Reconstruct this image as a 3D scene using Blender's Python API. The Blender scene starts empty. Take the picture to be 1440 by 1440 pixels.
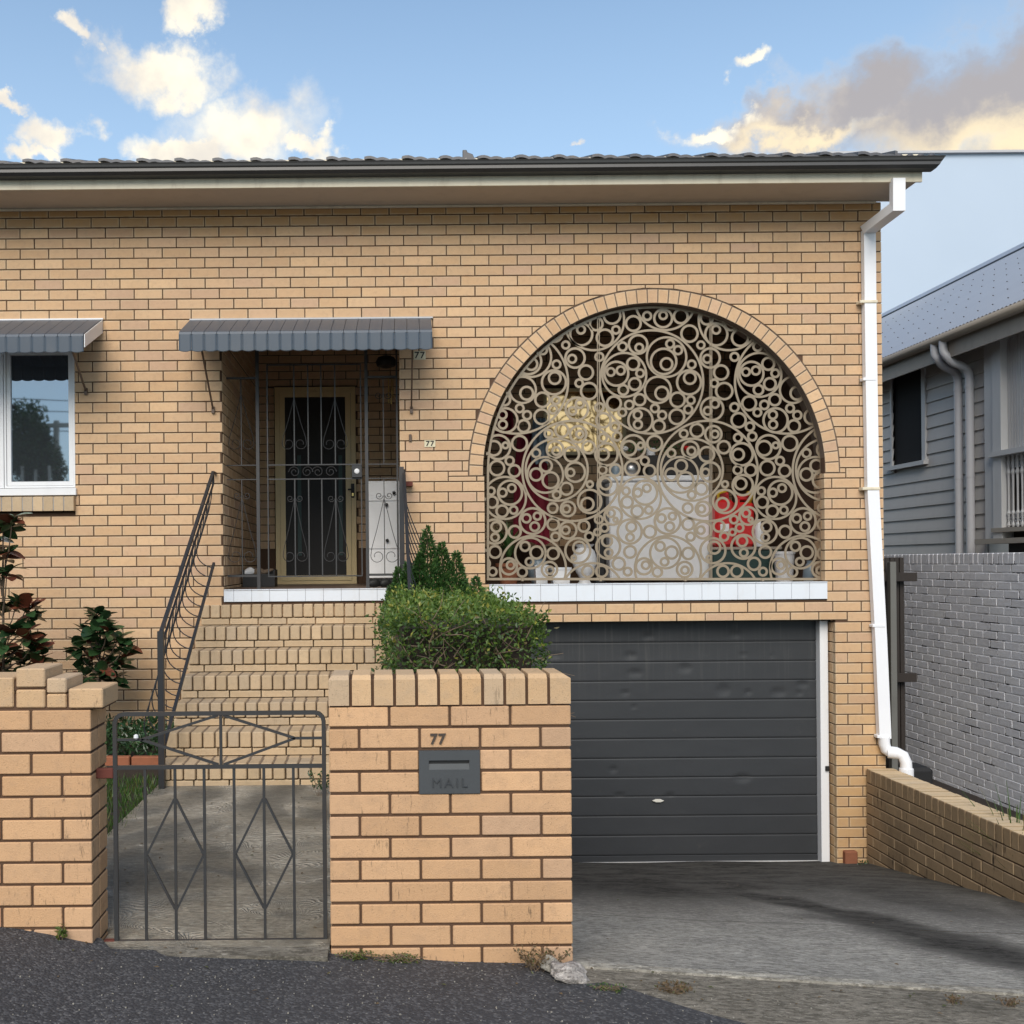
import bpy, math, random
from mathutils import Vector, Matrix
from mathutils import noise as mn
R = math.radians
scene = bpy.context.scene
C = scene.collection
rnd = random.Random(7)

# ------------------------------------------------------------------ camera
EZ = 1.5                      # eye height above the street by the gate
D0 = 8.607                    # distance from the eye to the house front (plane y = 0)
U0, V0, F, ROLL = 542.0, 793.0, 1440.0, 0.009
cam_d = bpy.data.cameras.new('camera'); cam = bpy.data.objects.new('camera', cam_d); C.objects.link(cam)
cr, sr = math.cos(ROLL), math.sin(ROLL)
right = Vector((cr, 0, -sr)); up = Vector((sr, 0, cr)); back = Vector((0, -1, 0))
cam.matrix_world = Matrix(((right.x, up.x, back.x, 0), (right.y, up.y, back.y, -D0), (right.z, up.z, back.z, EZ), (0, 0, 0, 1)))
cam_d.sensor_width = 36; cam_d.lens = 36
cam_d.shift_x = (720 - U0) / 1440; cam_d.shift_y = (V0 - 720) / 1440
cam_d.clip_start = 0.1; cam_d.clip_end = 2000
scene.camera = cam

# ------------------------------------------------------------------ world, sun, exposure
SUN_EL, SUN_AZ = 39.0, 190.0         # azimuth measured clockwise from +Y (north)
world = bpy.data.worlds.new("World"); scene.world = world; world.use_nodes = True
WN = world.node_tree.nodes; WL = world.node_tree.links
for n in list(WN): WN.remove(n)
wout = WN.new('ShaderNodeOutputWorld'); bg = WN.new('ShaderNodeBackground'); WL.new(bg.outputs[0], wout.inputs[0])
sky = WN.new('ShaderNodeTexSky'); sky.sky_type = 'NISHITA'; sky.sun_disc = False
sky.sun_elevation = R(SUN_EL); sky.sun_rotation = R(SUN_AZ)
sky.air_density = 1.0; sky.dust_density = 0.5; sky.ozone_density = 1.2
bg.inputs['Strength'].default_value = 0.13

def wmath(op, a, b=None, c=None, clamp=False):
    n = WN.new('ShaderNodeMath'); n.operation = op; n.use_clamp = clamp
    for i, v in enumerate((a, b, c)):
        if v is None: continue
        if isinstance(v, (int, float)): n.inputs[i].default_value = v
        else: WL.new(v, n.inputs[i])
    return n.outputs[0]
def wmix(f, a, b):
    n = WN.new('ShaderNodeMix'); n.data_type = 'RGBA'
    for k, v in ((0, f), (6, a), (7, b)):
        if isinstance(v, (int, float, tuple)): n.inputs[k].default_value = v
        else: WL.new(v, n.inputs[k])
    return n.outputs[2]
tc = WN.new('ShaderNodeTexCoord')
def wnoise(scale, detail, rough, vec):
    n = WN.new('ShaderNodeTexNoise'); n.inputs['Scale'].default_value = scale; n.inputs['Detail'].default_value = detail
    n.inputs['Roughness'].default_value = rough; WL.new(vec, n.inputs['Vector']); return n
def wvec(op, a, b):
    n = WN.new('ShaderNodeVectorMath'); n.operation = op
    for i, v in enumerate((a, b)):
        if v is None: continue
        if isinstance(v, tuple): n.inputs[i].default_value = v
        else: WL.new(v, n.inputs[i])
    return n
dirv = tc.outputs['Generated']
nz = wnoise(15, 10, 0.60, dirv)
off = wvec('SUBTRACT', nz.outputs['Color'], (0.5, 0.5, 0.5))
offs = wvec('MULTIPLY', off.outputs[0], (0.12, 0.12, 0.10))
nz2 = wnoise(5, 4, 0.5, dirv)
off2 = wvec('MULTIPLY', wvec('SUBTRACT', nz2.outputs['Color'], (0.5, 0.5, 0.5)).outputs[0], (0.10, 0.10, 0.06))
wd = wvec('ADD', wvec('ADD', dirv, offs.outputs[0]).outputs[0], off2.outputs[0]).outputs[0]
def blob(u, v, ru, rv, dir_=None):
    if dir_ is None:
        d = Vector(((u - U0) / F, 1, (V0 - v) / F)); L = d.length; d.normalize(); rx, rz = ru / F / L, rv / F / L
    else:
        d = Vector(dir_).normalized(); rx, rz = ru, rv
    s = wvec('SUBTRACT', wd, tuple(d))
    m = wvec('MULTIPLY', s.outputs[0], (1 / rx, 0.5 / rx, 1 / rz))
    l = wvec('LENGTH', m.outputs[0], None)
    return wmath('SUBTRACT', 1.0, l.outputs['Value'])
def blobs(lst):
    cur = None
    for b in lst:
        o = blob(*b)
        cur = o if cur is None else wmath('MAXIMUM', cur, o)
    return cur
bright = blobs([(205, 92, 92, 46), (258, 22, 62, 26), (112, 52, 28, 22), (335, 180, 150, 66), (455, 200, 50, 22), (232, 205, 90, 30),
                (62, 178, 42, 34), (40, 206, 34, 18), (18, 133, 34, 14), (1063, 118, 38, 17), (842, 208, 20, 8), (1010, 200, 50, 16),
                (0, 0, .35, .12, (-.8, .3, .45)), (0, 0, .4, .14, (-.5, -.9, .3)), (0, 0, .3, .12, (.3, -.9, .55)), (0, 0, .5, .1, (.9, -.5, .2)),
                (0, 0, .3, .2, (-.9, -.3, .5)), (0, 0, .25, .1, (0.1, .5, .9))])
grey = blobs([(1225, 140, 130, 62), (1330, 165, 180, 80), (1430, 130, 140, 85), (1120, 190, 150, 40), (1520, 170, 200, 110), (0, 0, .5, .16, (.9, .5, .35)), (0, 0, .4, .12, (.6, -.8, .35))])
def mask(x, lo, hi):
    n = WN.new('ShaderNodeMapRange'); n.interpolation_type = 'SMOOTHSTEP'; WL.new(x, n.inputs[0])
    n.inputs[1].default_value = lo; n.inputs[2].default_value = hi; return n.outputs[0]
mb = mask(bright, -0.04, 0.62); mg = mask(grey, -0.10, 0.65)
nz3 = wnoise(11, 6, 0.55, wvec('ADD', dirv, (0.0, 0.0, 0.03)).outputs[0])
lit = mask(nz3.outputs['Fac'], 0.38, 0.62)
core = mask(bright, 0.1, 0.9)
hz = WN.new('ShaderNodeSeparateXYZ'); WL.new(dirv, hz.inputs[0])
low = mask(hz.outputs['Z'], 0.75, 0.05)
skt = WN.new('ShaderNodeMix'); skt.data_type = 'RGBA'; skt.blend_type = 'MULTIPLY'; skt.inputs[0].default_value = 1; WL.new(sky.outputs[0], skt.inputs[6]); skt.inputs[7].default_value = (.88, 1.04, 1.08, 1)
skyc = wmix(wmath('MULTIPLY', low, 0.60), skt.outputs[2], (4.3, 5.4, 6.4, 1))
cb = wmix(lit, (5.3, 4.9, 4.3, 1), (7.6, 6.9, 5.4, 1))
cg = wmix(mask(nz3.outputs['Fac'], 0.46, 0.66), (2.75, 2.55, 2.55, 1), (4.6, 4.0, 3.3, 1))
edge = mask(grey, 0.32, 0.02)
glow = blobs([(1440, 185, 230, 50), (1130, 200, 120, 20)])
glowm = mask(glow, -0.1, 0.9)
cg2 = wmix(wmath('MULTIPLY', edge, 0.45), cg, (6.5, 5.7, 4.6, 1))
cg2 = wmix(wmath('MULTIPLY', glowm, 0.85), cg2, (7.2, 5.9, 3.7, 1))
sk = wmix(wmath('MULTIPLY', mg, 0.93), skyc, cg2)
sk = wmix(wmath('MULTIPLY', mb, 0.95), sk, cb)
WL.new(sk, bg.inputs[0])

sun_d = bpy.data.lights.new('sun', 'SUN'); sun_o = bpy.data.objects.new('sun', sun_d); C.objects.link(sun_o)
sun_d.energy = 2.45; sun_d.angle = R(42); sun_d.color = (1.0, 0.90, 0.77)
az, el = R(SUN_AZ), R(SUN_EL)
sdir = Vector((math.sin(az) * math.cos(el), math.cos(az) * math.cos(el), math.sin(el)))
sun_o.rotation_euler = sdir.to_track_quat('Z', 'Y').to_euler(); sun_o.location = sdir * 30
vs = scene.view_settings; vs.view_transform = 'Standard'; vs.look = 'None'; vs.gamma = 1; vs.use_curve_mapping = False; vs.exposure = 0.42
scene.render.engine = 'CYCLES'
scene.cycles.max_bounces = 6; scene.cycles.diffuse_bounces = 3; scene.cycles.glossy_bounces = 3

# ------------------------------------------------------------------ helpers
def P(u, v, D):
    a, b = u - U0, v - V0; s = F / D
    return Vector(((a * cr - b * sr) / s, D - D0, EZ - (b * cr + a * sr) / s))
def PXx(u, v=793, D=D0): return P(u, v, D).x
def PZ(u, v, D=D0): return P(u, v, D).z

class MB:
    def __init__(s): s.v = []; s.f = []; s.inner = set()
    def quadbox(s, p):          # 8 points: bottom ring then top ring
        b = len(s.v); s.v += [tuple(q) for q in p]
        s.f += [(b, b+3, b+2, b+1), (b+4, b+5, b+6, b+7), (b, b+1, b+5, b+4), (b+1, b+2, b+6, b+5), (b+2, b+3, b+7, b+6), (b+3, b, b+4, b+7)]
    def box(s, x0, x1, y0, y1, z0, z1):
        if x0 > x1: x0, x1 = x1, x0
        if y0 > y1: y0, y1 = y1, y0
        if z0 > z1: z0, z1 = z1, z0
        s.quadbox([(x0, y0, z0), (x1, y0, z0), (x1, y1, z0), (x0, y1, z0), (x0, y0, z1), (x1, y0, z1), (x1, y1, z1), (x0, y1, z1)])
    def bbox(s, x0, x1, y0, y1, z0, z1, c=0.004):  # chamfered box
        cx, cy, cz = (x0+x1)/2, (y0+y1)/2, (z0+z1)/2
        hx, hy, hz_ = abs(x1-x0)/2, abs(y1-y0)/2, abs(z1-z0)/2
        c = min(c, hx*.45, hy*.45, hz_*.45)
        b = len(s.v); idx = {}
        for sx in (-1, 1):
            for sy in (-1, 1):
                for sz in (-1, 1):
                    for ax in range(3):
                        h = [hx, hy, hz_]; q = [h[i] - (0 if i == ax else c) for i in range(3)]
                        idx[(sx, sy, sz, ax)] = len(s.v)
                        s.v.append((cx + sx*q[0], cy + sy*q[1], cz + sz*q[2]))
        def face(pts, n):
            a0, a1, a2 = (Vector(s.v[pts[i]]) for i in range(3))
            if (a1-a0).cross(a2-a0).dot(n) < 0: pts = pts[::-1]
            s.f.append(tuple(pts))
        for ax in range(3):
            o = [i for i in range(3) if i != ax]
            for sg in (-1, 1):
                pts = []
                for (p, q) in ((-1, -1), (1, -1), (1, 1), (-1, 1)):
                    k = [0, 0, 0]; k[ax] = sg; k[o[0]] = p; k[o[1]] = q
                    pts.append(idx[(k[0], k[1], k[2], ax)])
                n = Vector((0, 0, 0)); n[ax] = sg; face(pts, n)
        for ax in range(3):
            o = [i for i in range(3) if i != ax]
            for p in (-1, 1):
                for q in (-1, 1):
                    pts = []
                    for e, fa in ((-1, o[0]), (1, o[0]), (1, o[1]), (-1, o[1])):
                        k = [0, 0, 0]; k[ax] = e; k[o[0]] = p; k[o[1]] = q
                        pts.append(idx[(k[0], k[1], k[2], fa)])
                    n = Vector((0, 0, 0)); n[o[0]] = p; n[o[1]] = q; face(pts, n)
        for sx in (-1, 1):
            for sy in (-1, 1):
                for sz in (-1, 1):
                    face([idx[(sx, sy, sz, 0)], idx[(sx, sy, sz, 1)], idx[(sx, sy, sz, 2)]], Vector((sx, sy, sz)))
    def tube(s, pts, r, n=6, cap=True, taper=None):
        pts = [Vector(p) for p in pts]; N = len(pts); b = len(s.v)
        prev = None
        for i, p in enumerate(pts):
            t = (pts[min(i+1, N-1)] - pts[max(i-1, 0)])
            if t.length < 1e-9: t = Vector((0, 0, 1))
            t.normalize()
            if prev is None:
                a = Vector((0, 1, 0)) if abs(t.y) < .9 else Vector((1, 0, 0))
                u_ = (a - t*a.dot(t)).normalized()
            else: u_ = (prev - t*prev.dot(t)).normalized()
            prev = u_; w = t.cross(u_)
            rr = r[i] if isinstance(r, (list, tuple)) else r
            for k in range(n):
                an = 2*math.pi*(k+.5)/n
                s.v.append(tuple(p + u_*rr*math.cos(an) + w*rr*math.sin(an)))
        for i in range(N-1):
            for k in range(n):
                k2 = (k+1) % n
                s.f.append((b+i*n+k, b+i*n+k2, b+(i+1)*n+k2, b+(i+1)*n+k))
        if cap:
            s.f.append(tuple(b+k for k in range(n))[::-1]); s.f.append(tuple(b+(N-1)*n+k for k in range(n)))
    def bar(s, p0, p1, w, n=4): s.tube([p0, p1], w*0.7071 if n == 4 else w/2, n)
    def lathe(s, prof, c=(0, 0, 0), n=20):
        b = len(s.v)
        for (r, z) in prof:
            for k in range(n):
                an = 2*math.pi*k/n; s.v.append((c[0]+r*math.cos(an), c[1]+r*math.sin(an), c[2]+z))
        for i in range(len(prof)-1):
            for k in range(n):
                k2 = (k+1) % n; s.f.append((b+i*n+k, b+i*n+k2, b+(i+1)*n+k2, b+(i+1)*n+k))
        s.f.append(tuple(b+k for k in range(n))[::-1]); s.f.append(tuple(b+(len(prof)-1)*n+k for k in range(n)))
    def prism(s, poly, y0, y1, ch=0.0):   # poly in xz, counter-clockwise seen from -Y; front face at y0
        n = len(poly); b = len(s.v)
        cx = sum(p[0] for p in poly)/n; cz = sum(p[1] for p in poly)/n
        if ch > 0:
            ins = []
            for i in range(n):
                p0, p1, p2 = poly[i-1], poly[i], poly[(i+1) % n]
                e1 = Vector((p1[0]-p0[0], p1[1]-p0[1])); e2 = Vector((p2[0]-p1[0], p2[1]-p1[1]))
                if e1.length < 1e-6: e1 = e2
                if e2.length < 1e-6: e2 = e1
                e1.normalize(); e2.normalize()
                n1 = Vector((-e1.y, e1.x)); n2 = Vector((-e2.y, e2.x)); m = n1+n2
                if m.length < .3: m = Vector((cx-p1[0], cz-p1[1]))
                m.normalize(); d = ch/max(.5, m.dot(n1)); ins.append((p1[0]+m.x*d, p1[1]+m.y*d))
            s.v += [(p[0], y0, p[1]) for p in ins] + [(p[0], y0+ch, p[1]) for p in poly] + [(p[0], y1, p[1]) for p in poly]
            k0 = len(s.v); lx = max(p[0] for p in ins)-min(p[0] for p in ins); lz = max(p[1] for p in ins)-min(p[1] for p in ins); g = min(.010, .22*min(lx, lz))
            kx, kz = (1-2*g/max(lx, 1e-4)), (1-2*g/max(lz, 1e-4)); mx, mz = (max(p[0] for p in ins)+min(p[0] for p in ins))/2, (max(p[1] for p in ins)+min(p[1] for p in ins))/2
            s.v += [(mx+(p[0]-mx)*kx, y0, mz+(p[1]-mz)*kz) for p in ins]; s.inner.update(range(k0, k0+n))
            s.f.append(tuple(k0+i for i in range(n)))
            for i in range(n):
                j = (i+1) % n
                s.f.append((b+i, b+j, k0+j, k0+i)); s.f.append((b+n+i, b+n+j, b+j, b+i)); s.f.append((b+2*n+i, b+2*n+j, b+n+j, b+n+i))
            s.f.append(tuple(b+2*n+i for i in range(n))[::-1])
        else:
            s.v += [(p[0], y0, p[1]) for p in poly] + [(p[0], y1, p[1]) for p in poly]
            s.f.append(tuple(b+i for i in range(n))); s.f.append(tuple(b+n+i for i in range(n))[::-1])
            for i in range(n):
                j = (i+1) % n; s.f.append((b+n+i, b+n+j, b+j, b+i))
    def xform(s, m, i0=0):
        for i in range(i0, len(s.v)): s.v[i] = tuple(m @ Vector(s.v[i]))
    def mesh(s, name, mat, smooth=False):
        me = bpy.data.meshes.new(name); me.from_pydata(s.v, [], s.f); me.update()
        if s.inner:
            at = me.attributes.new('edge', 'FLOAT', 'POINT'); at.data.foreach_set('value', [0.0 if i in s.inner else 1.0 for i in range(len(s.v))])
        if mat: me.materials.append(mat)
        if smooth:
            me.polygons.foreach_set('use_smooth', [True]*len(me.polygons))
            if smooth == 'auto': me.set_sharp_from_angle(angle=R(40))
        return me
    def build(s, name, mat, parent=None, smooth=False, **kw):
        return link(name, s.mesh(name, mat, smooth), parent, **kw)
def link(name, me, parent=None, label=None, cat=None, group=None, kind=None, loc=None, rot=None):
    o = bpy.data.objects.new(name, me); C.objects.link(o)
    if parent: o.parent = parent
    if loc is not None: o.location = loc
    if rot is not None: o.rotation_euler = rot
    return tag(o, label, cat, group, kind)
def tag(o, label=None, cat=None, group=None, kind=None):
    if label: o['label'] = label
    if cat: o['category'] = cat
    if group: o['group'] = group
    if kind: o['kind'] = kind
    return o
def thing(name, label, cat, loc=(0, 0, 0), group=None):
    o = bpy.data.objects.new(name, None); C.objects.link(o); o.location = loc; o.empty_display_size = .1
    return tag(o, label, cat, group)
def onebox(name, mat, parent, *a, c=0.003, **kw):
    m = MB(); x0, x1, y0, y1, z0, z1 = a
    m.bbox(min(x0, x1), max(x0, x1), min(y0, y1), max(y0, y1), min(z0, z1), max(z0, z1), c) if c else m.box(*a)
    return m.build(name, mat, parent, **kw)

# ------------------------------------------------------------------ materials
class NT:
    def __init__(s, name):
        s.m = bpy.data.materials.new(name); s.m.use_nodes = True; s.n = s.m.node_tree.nodes; s.l = s.m.node_tree.links
        s.p = s.n['Principled BSDF']; s.geo = s.n.new('ShaderNodeNewGeometry'); s.pos = s.geo.outputs['Position']
    def set(s, inp, v):
        if isinstance(v, bpy.types.NodeSocket): s.l.new(v, inp)
        else: inp.default_value = v
    def math(s, op, a, b=0.0, clamp=False):
        n = s.n.new('ShaderNodeMath'); n.operation = op; n.use_clamp = clamp; s.set(n.inputs[0], a); s.set(n.inputs[1], b); return n.outputs[0]
    def scale(s, v, sc):
        n = s.n.new('ShaderNodeVectorMath'); n.operation = 'MULTIPLY'; s.set(n.inputs[0], v); n.inputs[1].default_value = sc; return n.outputs[0]
    def noise(s, scale, detail=4, rough=.55, vec=None, stretch=None, out='Fac'):
        v = vec if vec is not None else s.pos
        if stretch: v = s.scale(v, stretch)
        n = s.n.new('ShaderNodeTexNoise'); s.l.new(v, n.inputs['Vector']); n.inputs['Scale'].default_value = scale
        n.inputs['Detail'].default_value = detail; n.inputs['Roughness'].default_value = rough; return n.outputs[out]
    def ramp(s, f, lo, hi, smooth=True):
        n = s.n.new('ShaderNodeMapRange'); s.l.new(f, n.inputs[0]); n.inputs[1].default_value = lo; n.inputs[2].default_value = hi
        if smooth: n.interpolation_type = 'SMOOTHSTEP'
        return n.outputs[0]
    def mix(s, f, a, b, mode='MIX'):
        n = s.n.new('ShaderNodeMix'); n.data_type = 'RGBA'; n.blend_type = mode; s.set(n.inputs[0], f)
        for i, v in ((6, a), (7, b)):
            if isinstance(v, tuple): n.inputs[i].default_value = (*v, 1) if len(v) == 3 else v
            else: s.l.new(v, n.inputs[i])
        return n.outputs[2]
    def bump(s, h, strength, dist=0.01):
        n = s.n.new('ShaderNodeBump'); s.l.new(h, n.inputs['Height']); n.inputs['Strength'].default_value = strength; n.inputs['Distance'].default_value = dist
        s.l.new(n.outputs[0], s.p.inputs['Normal'])
    def done(s, col, rough=.7, metal=0.0, spec=None):
        s.set(s.p.inputs['Base Color'], (*col, 1) if isinstance(col, tuple) else col); s.set(s.p.inputs['Roughness'], rough); s.set(s.p.inputs['Metallic'], metal)
        if spec is not None: s.p.inputs['Specular IOR Level'].default_value = spec
        return s.m
    def rand(s):
        oi = s.n.new('ShaderNodeObjectInfo')
        return s.math('FRACT', s.math('ADD', oi.outputs['Random'], s.geo.outputs['Random Per Island']))

def paint(name, col, rough=.5, var=.12, grime=.25, metal=0.0, scale=3.0, gcol=None, bumpv=.05):
    t = NT(name)
    f = t.noise(scale, 5, .6); g = t.ramp(t.noise(scale*2.3, 6, .65, stretch=(1, 1, .35)), .48, .75)
    d = tuple(c*(1-var) for c in col); l = tuple(min(1, c*(1+var)) for c in col)
    c1 = t.mix(f, d, l)
    c2 = t.mix(t.math('MULTIPLY', g, grime), c1, gcol or tuple(c*.45 for c in col))
    t.bump(t.noise(160, 3, .6), bumpv, .004)
    return t.done(c2, t.ramp(f, -.6, 1.6) if False else rough, metal)

def brick_mat(name, ca, cb_, cc, dirt=.25, streak=.3, sscale=38, edge=.35, specks=.5, weather=False, dirtcol=(.10, .075, .05), lowdark=None):
    t = NT(name); r = t.rand()
    col = t.mix(r, ca, cb_); r2 = t.math('FRACT', t.math('MULTIPLY', r, 7.31)); col = t.mix(t.ramp(r2, .72, 1.0, False), col, cc)
    col = t.mix(t.math('MULTIPLY', t.ramp(t.noise(1.1, 3, .5), .35, .7), .30), col, cc)
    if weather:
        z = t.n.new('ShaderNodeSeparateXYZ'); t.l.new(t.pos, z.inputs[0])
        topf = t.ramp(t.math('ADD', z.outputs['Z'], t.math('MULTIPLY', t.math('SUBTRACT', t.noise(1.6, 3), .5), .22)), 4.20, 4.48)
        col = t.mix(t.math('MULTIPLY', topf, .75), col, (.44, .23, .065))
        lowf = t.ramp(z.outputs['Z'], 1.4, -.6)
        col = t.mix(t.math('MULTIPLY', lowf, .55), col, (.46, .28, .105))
    r3 = t.math('FRACT', t.math('MULTIPLY', r, 23.7)); col = t.mix(t.math('MULTIPLY', t.math('SUBTRACT', 1.0, r3), .22), col, tuple(x*.62 for x in cc)); col = t.mix(t.math('MULTIPLY', t.ramp(r3, .85, 1.0), .35), col, tuple(min(.8, x*1.18) for x in cb_))
    # mottled face
    n1 = t.noise(22, 5, .65); col = t.mix(t.math('MULTIPLY', t.ramp(n1, .45, .72), .32), col, tuple(x*.72 for x in cc))
    # fine dark specks and short cracks
    n2 = t.noise(170, 3, .7); col = t.mix(t.math('MULTIPLY', t.ramp(n2, .60, .72), specks), col, dirtcol)
    n3 = t.noise(sscale, 6, .72, stretch=(1.6, 1.6, .28)); n3b = t.ramp(t.noise(3.2, 3, .6), .45, .7)
    col = t.mix(t.math('MULTIPLY', t.math('MULTIPLY', t.ramp(n3, .555, .66), n3b), streak), col, dirtcol)
    n4 = t.ramp(t.noise(1.7, 5, .65, stretch=(1, 1, .5)), .5, .8)
    col = t.mix(t.math('MULTIPLY', n4, dirt), col, dirtcol)
    # worn pale arrises where the convex edges catch wear
    ea = t.n.new('ShaderNodeAttribute'); ea.attribute_name = 'edge'
    ef = t.math('MULTIPLY', t.math('POWER', ea.outputs['Fac'], 1.5), t.ramp(t.noise(9, 3), .25, .6))
    if edge > 0: col = t.mix(t.math('MULTIPLY', ef, edge), col, (.62, .50, .34))
    t.bump(t.math('ADD', n1, t.math('MULTIPLY', n2, .7)), .6, .005)
    return t.done(col, .88, spec=.25)

M = {}
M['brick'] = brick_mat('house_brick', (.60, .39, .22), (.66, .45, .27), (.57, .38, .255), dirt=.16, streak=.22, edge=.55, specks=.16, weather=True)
M['brick_in'] = M['brick']
M['fence'] = brick_mat('fence_brick', (.57, .345, .185), (.64, .40, .225), (.55, .36, .23), dirt=.26, streak=1.0, edge=.3, specks=.6)
M['fcap'] = brick_mat('coping_brick', (.62, .39, .20), (.58, .40, .24), (.53, .41, .29), dirt=.12, streak=.6, edge=.5, specks=.75)
M['step'] = brick_mat('step_brick', (.50, .37, .23), (.56, .42, .27), (.47, .37, .26), dirt=.35, streak=.35, edge=.45, specks=.45, dirtcol=(.13, .11, .075))
M['retain'] = brick_mat('retaining_brick', (.32, .225, .13), (.36, .255, .15), (.29, .21, .13), dirt=.5, streak=1.3, sscale=13, edge=.1, specks=.4, dirtcol=(.045, .033, .024))
M['retain_lit_top'] = brick_mat('retaining_lit_top_brick', (.66, .50, .31), (.62, .47, .29), (.54, .44, .31), dirt=.2, streak=.3, edge=.2, specks=.3, dirtcol=(.08, .06, .04))  # paler copy of the retaining brick for its lit top
M['wbrick'] = brick_mat('painted_white_brick', (.80, .81, .86), (.84, .85, .89), (.77, .78, .83), dirt=.10, streak=.1, edge=.3, specks=.1, dirtcol=(.2, .2, .21))
M['terracotta'] = brick_mat('terracotta_brick', (.34, .12, .06), (.28, .11, .06), (.24, .11, .07), dirt=.3, streak=.4, edge=.1, specks=.4)
M['mortar'] = paint('brown_mortar', (.095, .053, .031), .95, .2, .4, bumpv=.4)
M['step_mortar'] = paint('step_mortar', (.20, .145, .10), .95, .2, .4, bumpv=.4)
M['mortar_grey'] = paint('grey_mortar', (.34, .34, .35), .95, .15, .4, bumpv=.4)
t = NT('white_painted_joint'); g_ = t.ramp(t.noise(2.6, 4, .6, stretch=(1, 1, 2.2)), .56, .60); M['mortar_w'] = t.done(t.mix(g_, (.84, .85, .88), (.05, .05, .055)), .9)
M['arch_mortar'] = paint('grey_brown_mortar', (.17, .125, .095), .95, .2, .4, bumpv=.4)
M['white'] = paint('white_gloss_paint', (.74, .75, .77), .35, .03, .12)
M['tile'] = paint('white_glazed_tile', (.70, .74, .80), .22, .03, .22, gcol=(.55, .50, .45), bumpv=.0)
M['grout'] = paint('tile_grout', (.30, .29, .28), .9)
M['pvc'] = paint('white_pvc', (.82, .83, .86), .4, .02, .05)
M['cream'] = paint('cream_paint', (.74, .67, .52), .5, .08, .3, gcol=(.25, .17, .10), bumpv=.1)
M['soffit'] = paint('soffit_sheet', (.56, .49, .41), .75, .06, .15)
M['gutter'] = paint('grey_brown_gutter', (.050, .050, .050), .4, .12, .2)
M['awn'] = paint('slate_blue_awning_metal', (.048, .068, .095), .42, .08, .22, gcol=(.12, .12, .12))
M['awn_under'] = M['awn']
M['iron'] = paint('charcoal_wrought_iron', (.020, .022, .026), .45, .15, .25, gcol=(.10, .055, .03))
M['irongrey'] = paint('grey_wrought_iron', (.042, .042, .044), .45, .15, .2, gcol=(.05, .035, .03))
M['gateiron'] = paint('grey_gate_paint', (.035, .036, .038), .42, .15, .3, gcol=(.05, .03, .02))
M['bronze'] = paint('bracket_bronze', (.10, .065, .045), .5)
M['screen'] = paint('taupe_screen_metal', (.30, .235, .165), .38, .12, .25, metal=.45)
M['doorframe'] = paint('gold_beige_aluminium', (.74, .57, .30), .4, .06, .15)
M['black'] = paint('black_material', (.012, .012, .013), .55)
M['darkmesh'] = paint('dark_fly_mesh', (.012, .009, .008), .6)
M['charcoal'] = None
M['timber'] = paint('dark_stained_timber', (.022, .016, .013), .7, .2, .3)
M['greypost'] = paint('weathered_grey_post', (.14, .14, .13), .7, .1, .3)
M['board'] = paint('grey_weatherboard', (.50, .48, .455), .55, .05, .12)
M['trimgrey'] = paint('pale_grey_trim', (.52, .52, .52), .5, .05, .12)
M['trimtan'] = paint('taupe_eave_trim', (.33, .29, .24), .55, .06, .2)
M['pipe_grey'] = paint('grey_downpipe', (.48, .48, .50), .4, .04, .12)
M['rust'] = paint('rust_red', (.12, .03, .02), .8)
M['red'] = paint('red_plastic', (.60, .02, .02), .35, .05, .05)
M['crimson'] = paint('crimson_cloth', (.22, .012, .03), .85, .25, .2)
M['yellow'] = paint('yellow_plastic', (.65, .42, .03), .4)
M['greenbox'] = paint('dark_green_box', (.02, .05, .045), .5)
M['offwhite'] = paint('off_white_enamel', (.78, .78, .79), .4, .04, .08)
M['greyblue'] = paint('grey_blue_ceramic', (.22, .28, .33), .3)
M['steel'] = paint('brushed_steel', (.55, .55, .55), .35, metal=.9)
M['brass'] = paint('brass_metal', (.70, .48, .18), .3, metal=.9)
M['soil'] = paint('dark_soil', (.035, .026, .02), .95, .3, .4, bumpv=.5, scale=9)
M['deck'] = paint('porch_floor_paint', (.17, .12, .095), .45, .15, .3)
M['plaster'] = paint('porch_ceiling_board', (.22, .19, .16), .8)
M['letterbox'] = paint('slate_letter_box', (.058, .064, .070), .5, .15, .3)
M['lettering'] = paint('dark_slate_lettering', (.042, .047, .053), .5)
M['handle'] = paint('worn_white_handle', (.60, .58, .52), .4)
M['number_black'] = paint('black_numerals', (.02, .015, .012), .5)
M['number_brown'] = paint('dark_brown_numerals', (.06, .045, .035), .5)
M['plate'] = paint('ivory_number_plate', (.66, .60, .42), .5)

# charcoal garage door paint
t = NT('charcoal_roller_door')
f = t.noise(1.3, 5, .6); g = t.ramp(t.noise(30, 5, .6, stretch=(1, 1, .04)), .5, .75); zz = t.n.new('ShaderNodeSeparateXYZ'); t.l.new(t.pos, zz.inputs[0])
c = t.mix(f, (.029, .032, .036), (.042, .044, .048)); c = t.mix(t.math('MULTIPLY', t.math('MULTIPLY', g, t.ramp(zz.outputs['Z'], .2, .95)), .30), c, (.13, .125, .115))
c = t.mix(t.math('MULTIPLY', t.ramp(t.noise(5, 6, .7), .6, .8), .25), c, (.11, .10, .09))
t.bump(t.noise(7, 3, .5), .10, .02); M['charcoal'] = t.done(c, .5, spec=.35)
# roof tile
t = NT('dark_glazed_roof_tile'); r = t.rand(); c = t.mix(r, (.075, .08, .095), (.11, .105, .11)); c = t.mix(t.math('MULTIPLY', t.ramp(t.noise(14, 5, .7), .5, .75), .5), c, (.20, .17, .13))
t.bump(t.noise(60, 4), .3, .004); M['tileroof'] = t.done(c, .45)
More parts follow.
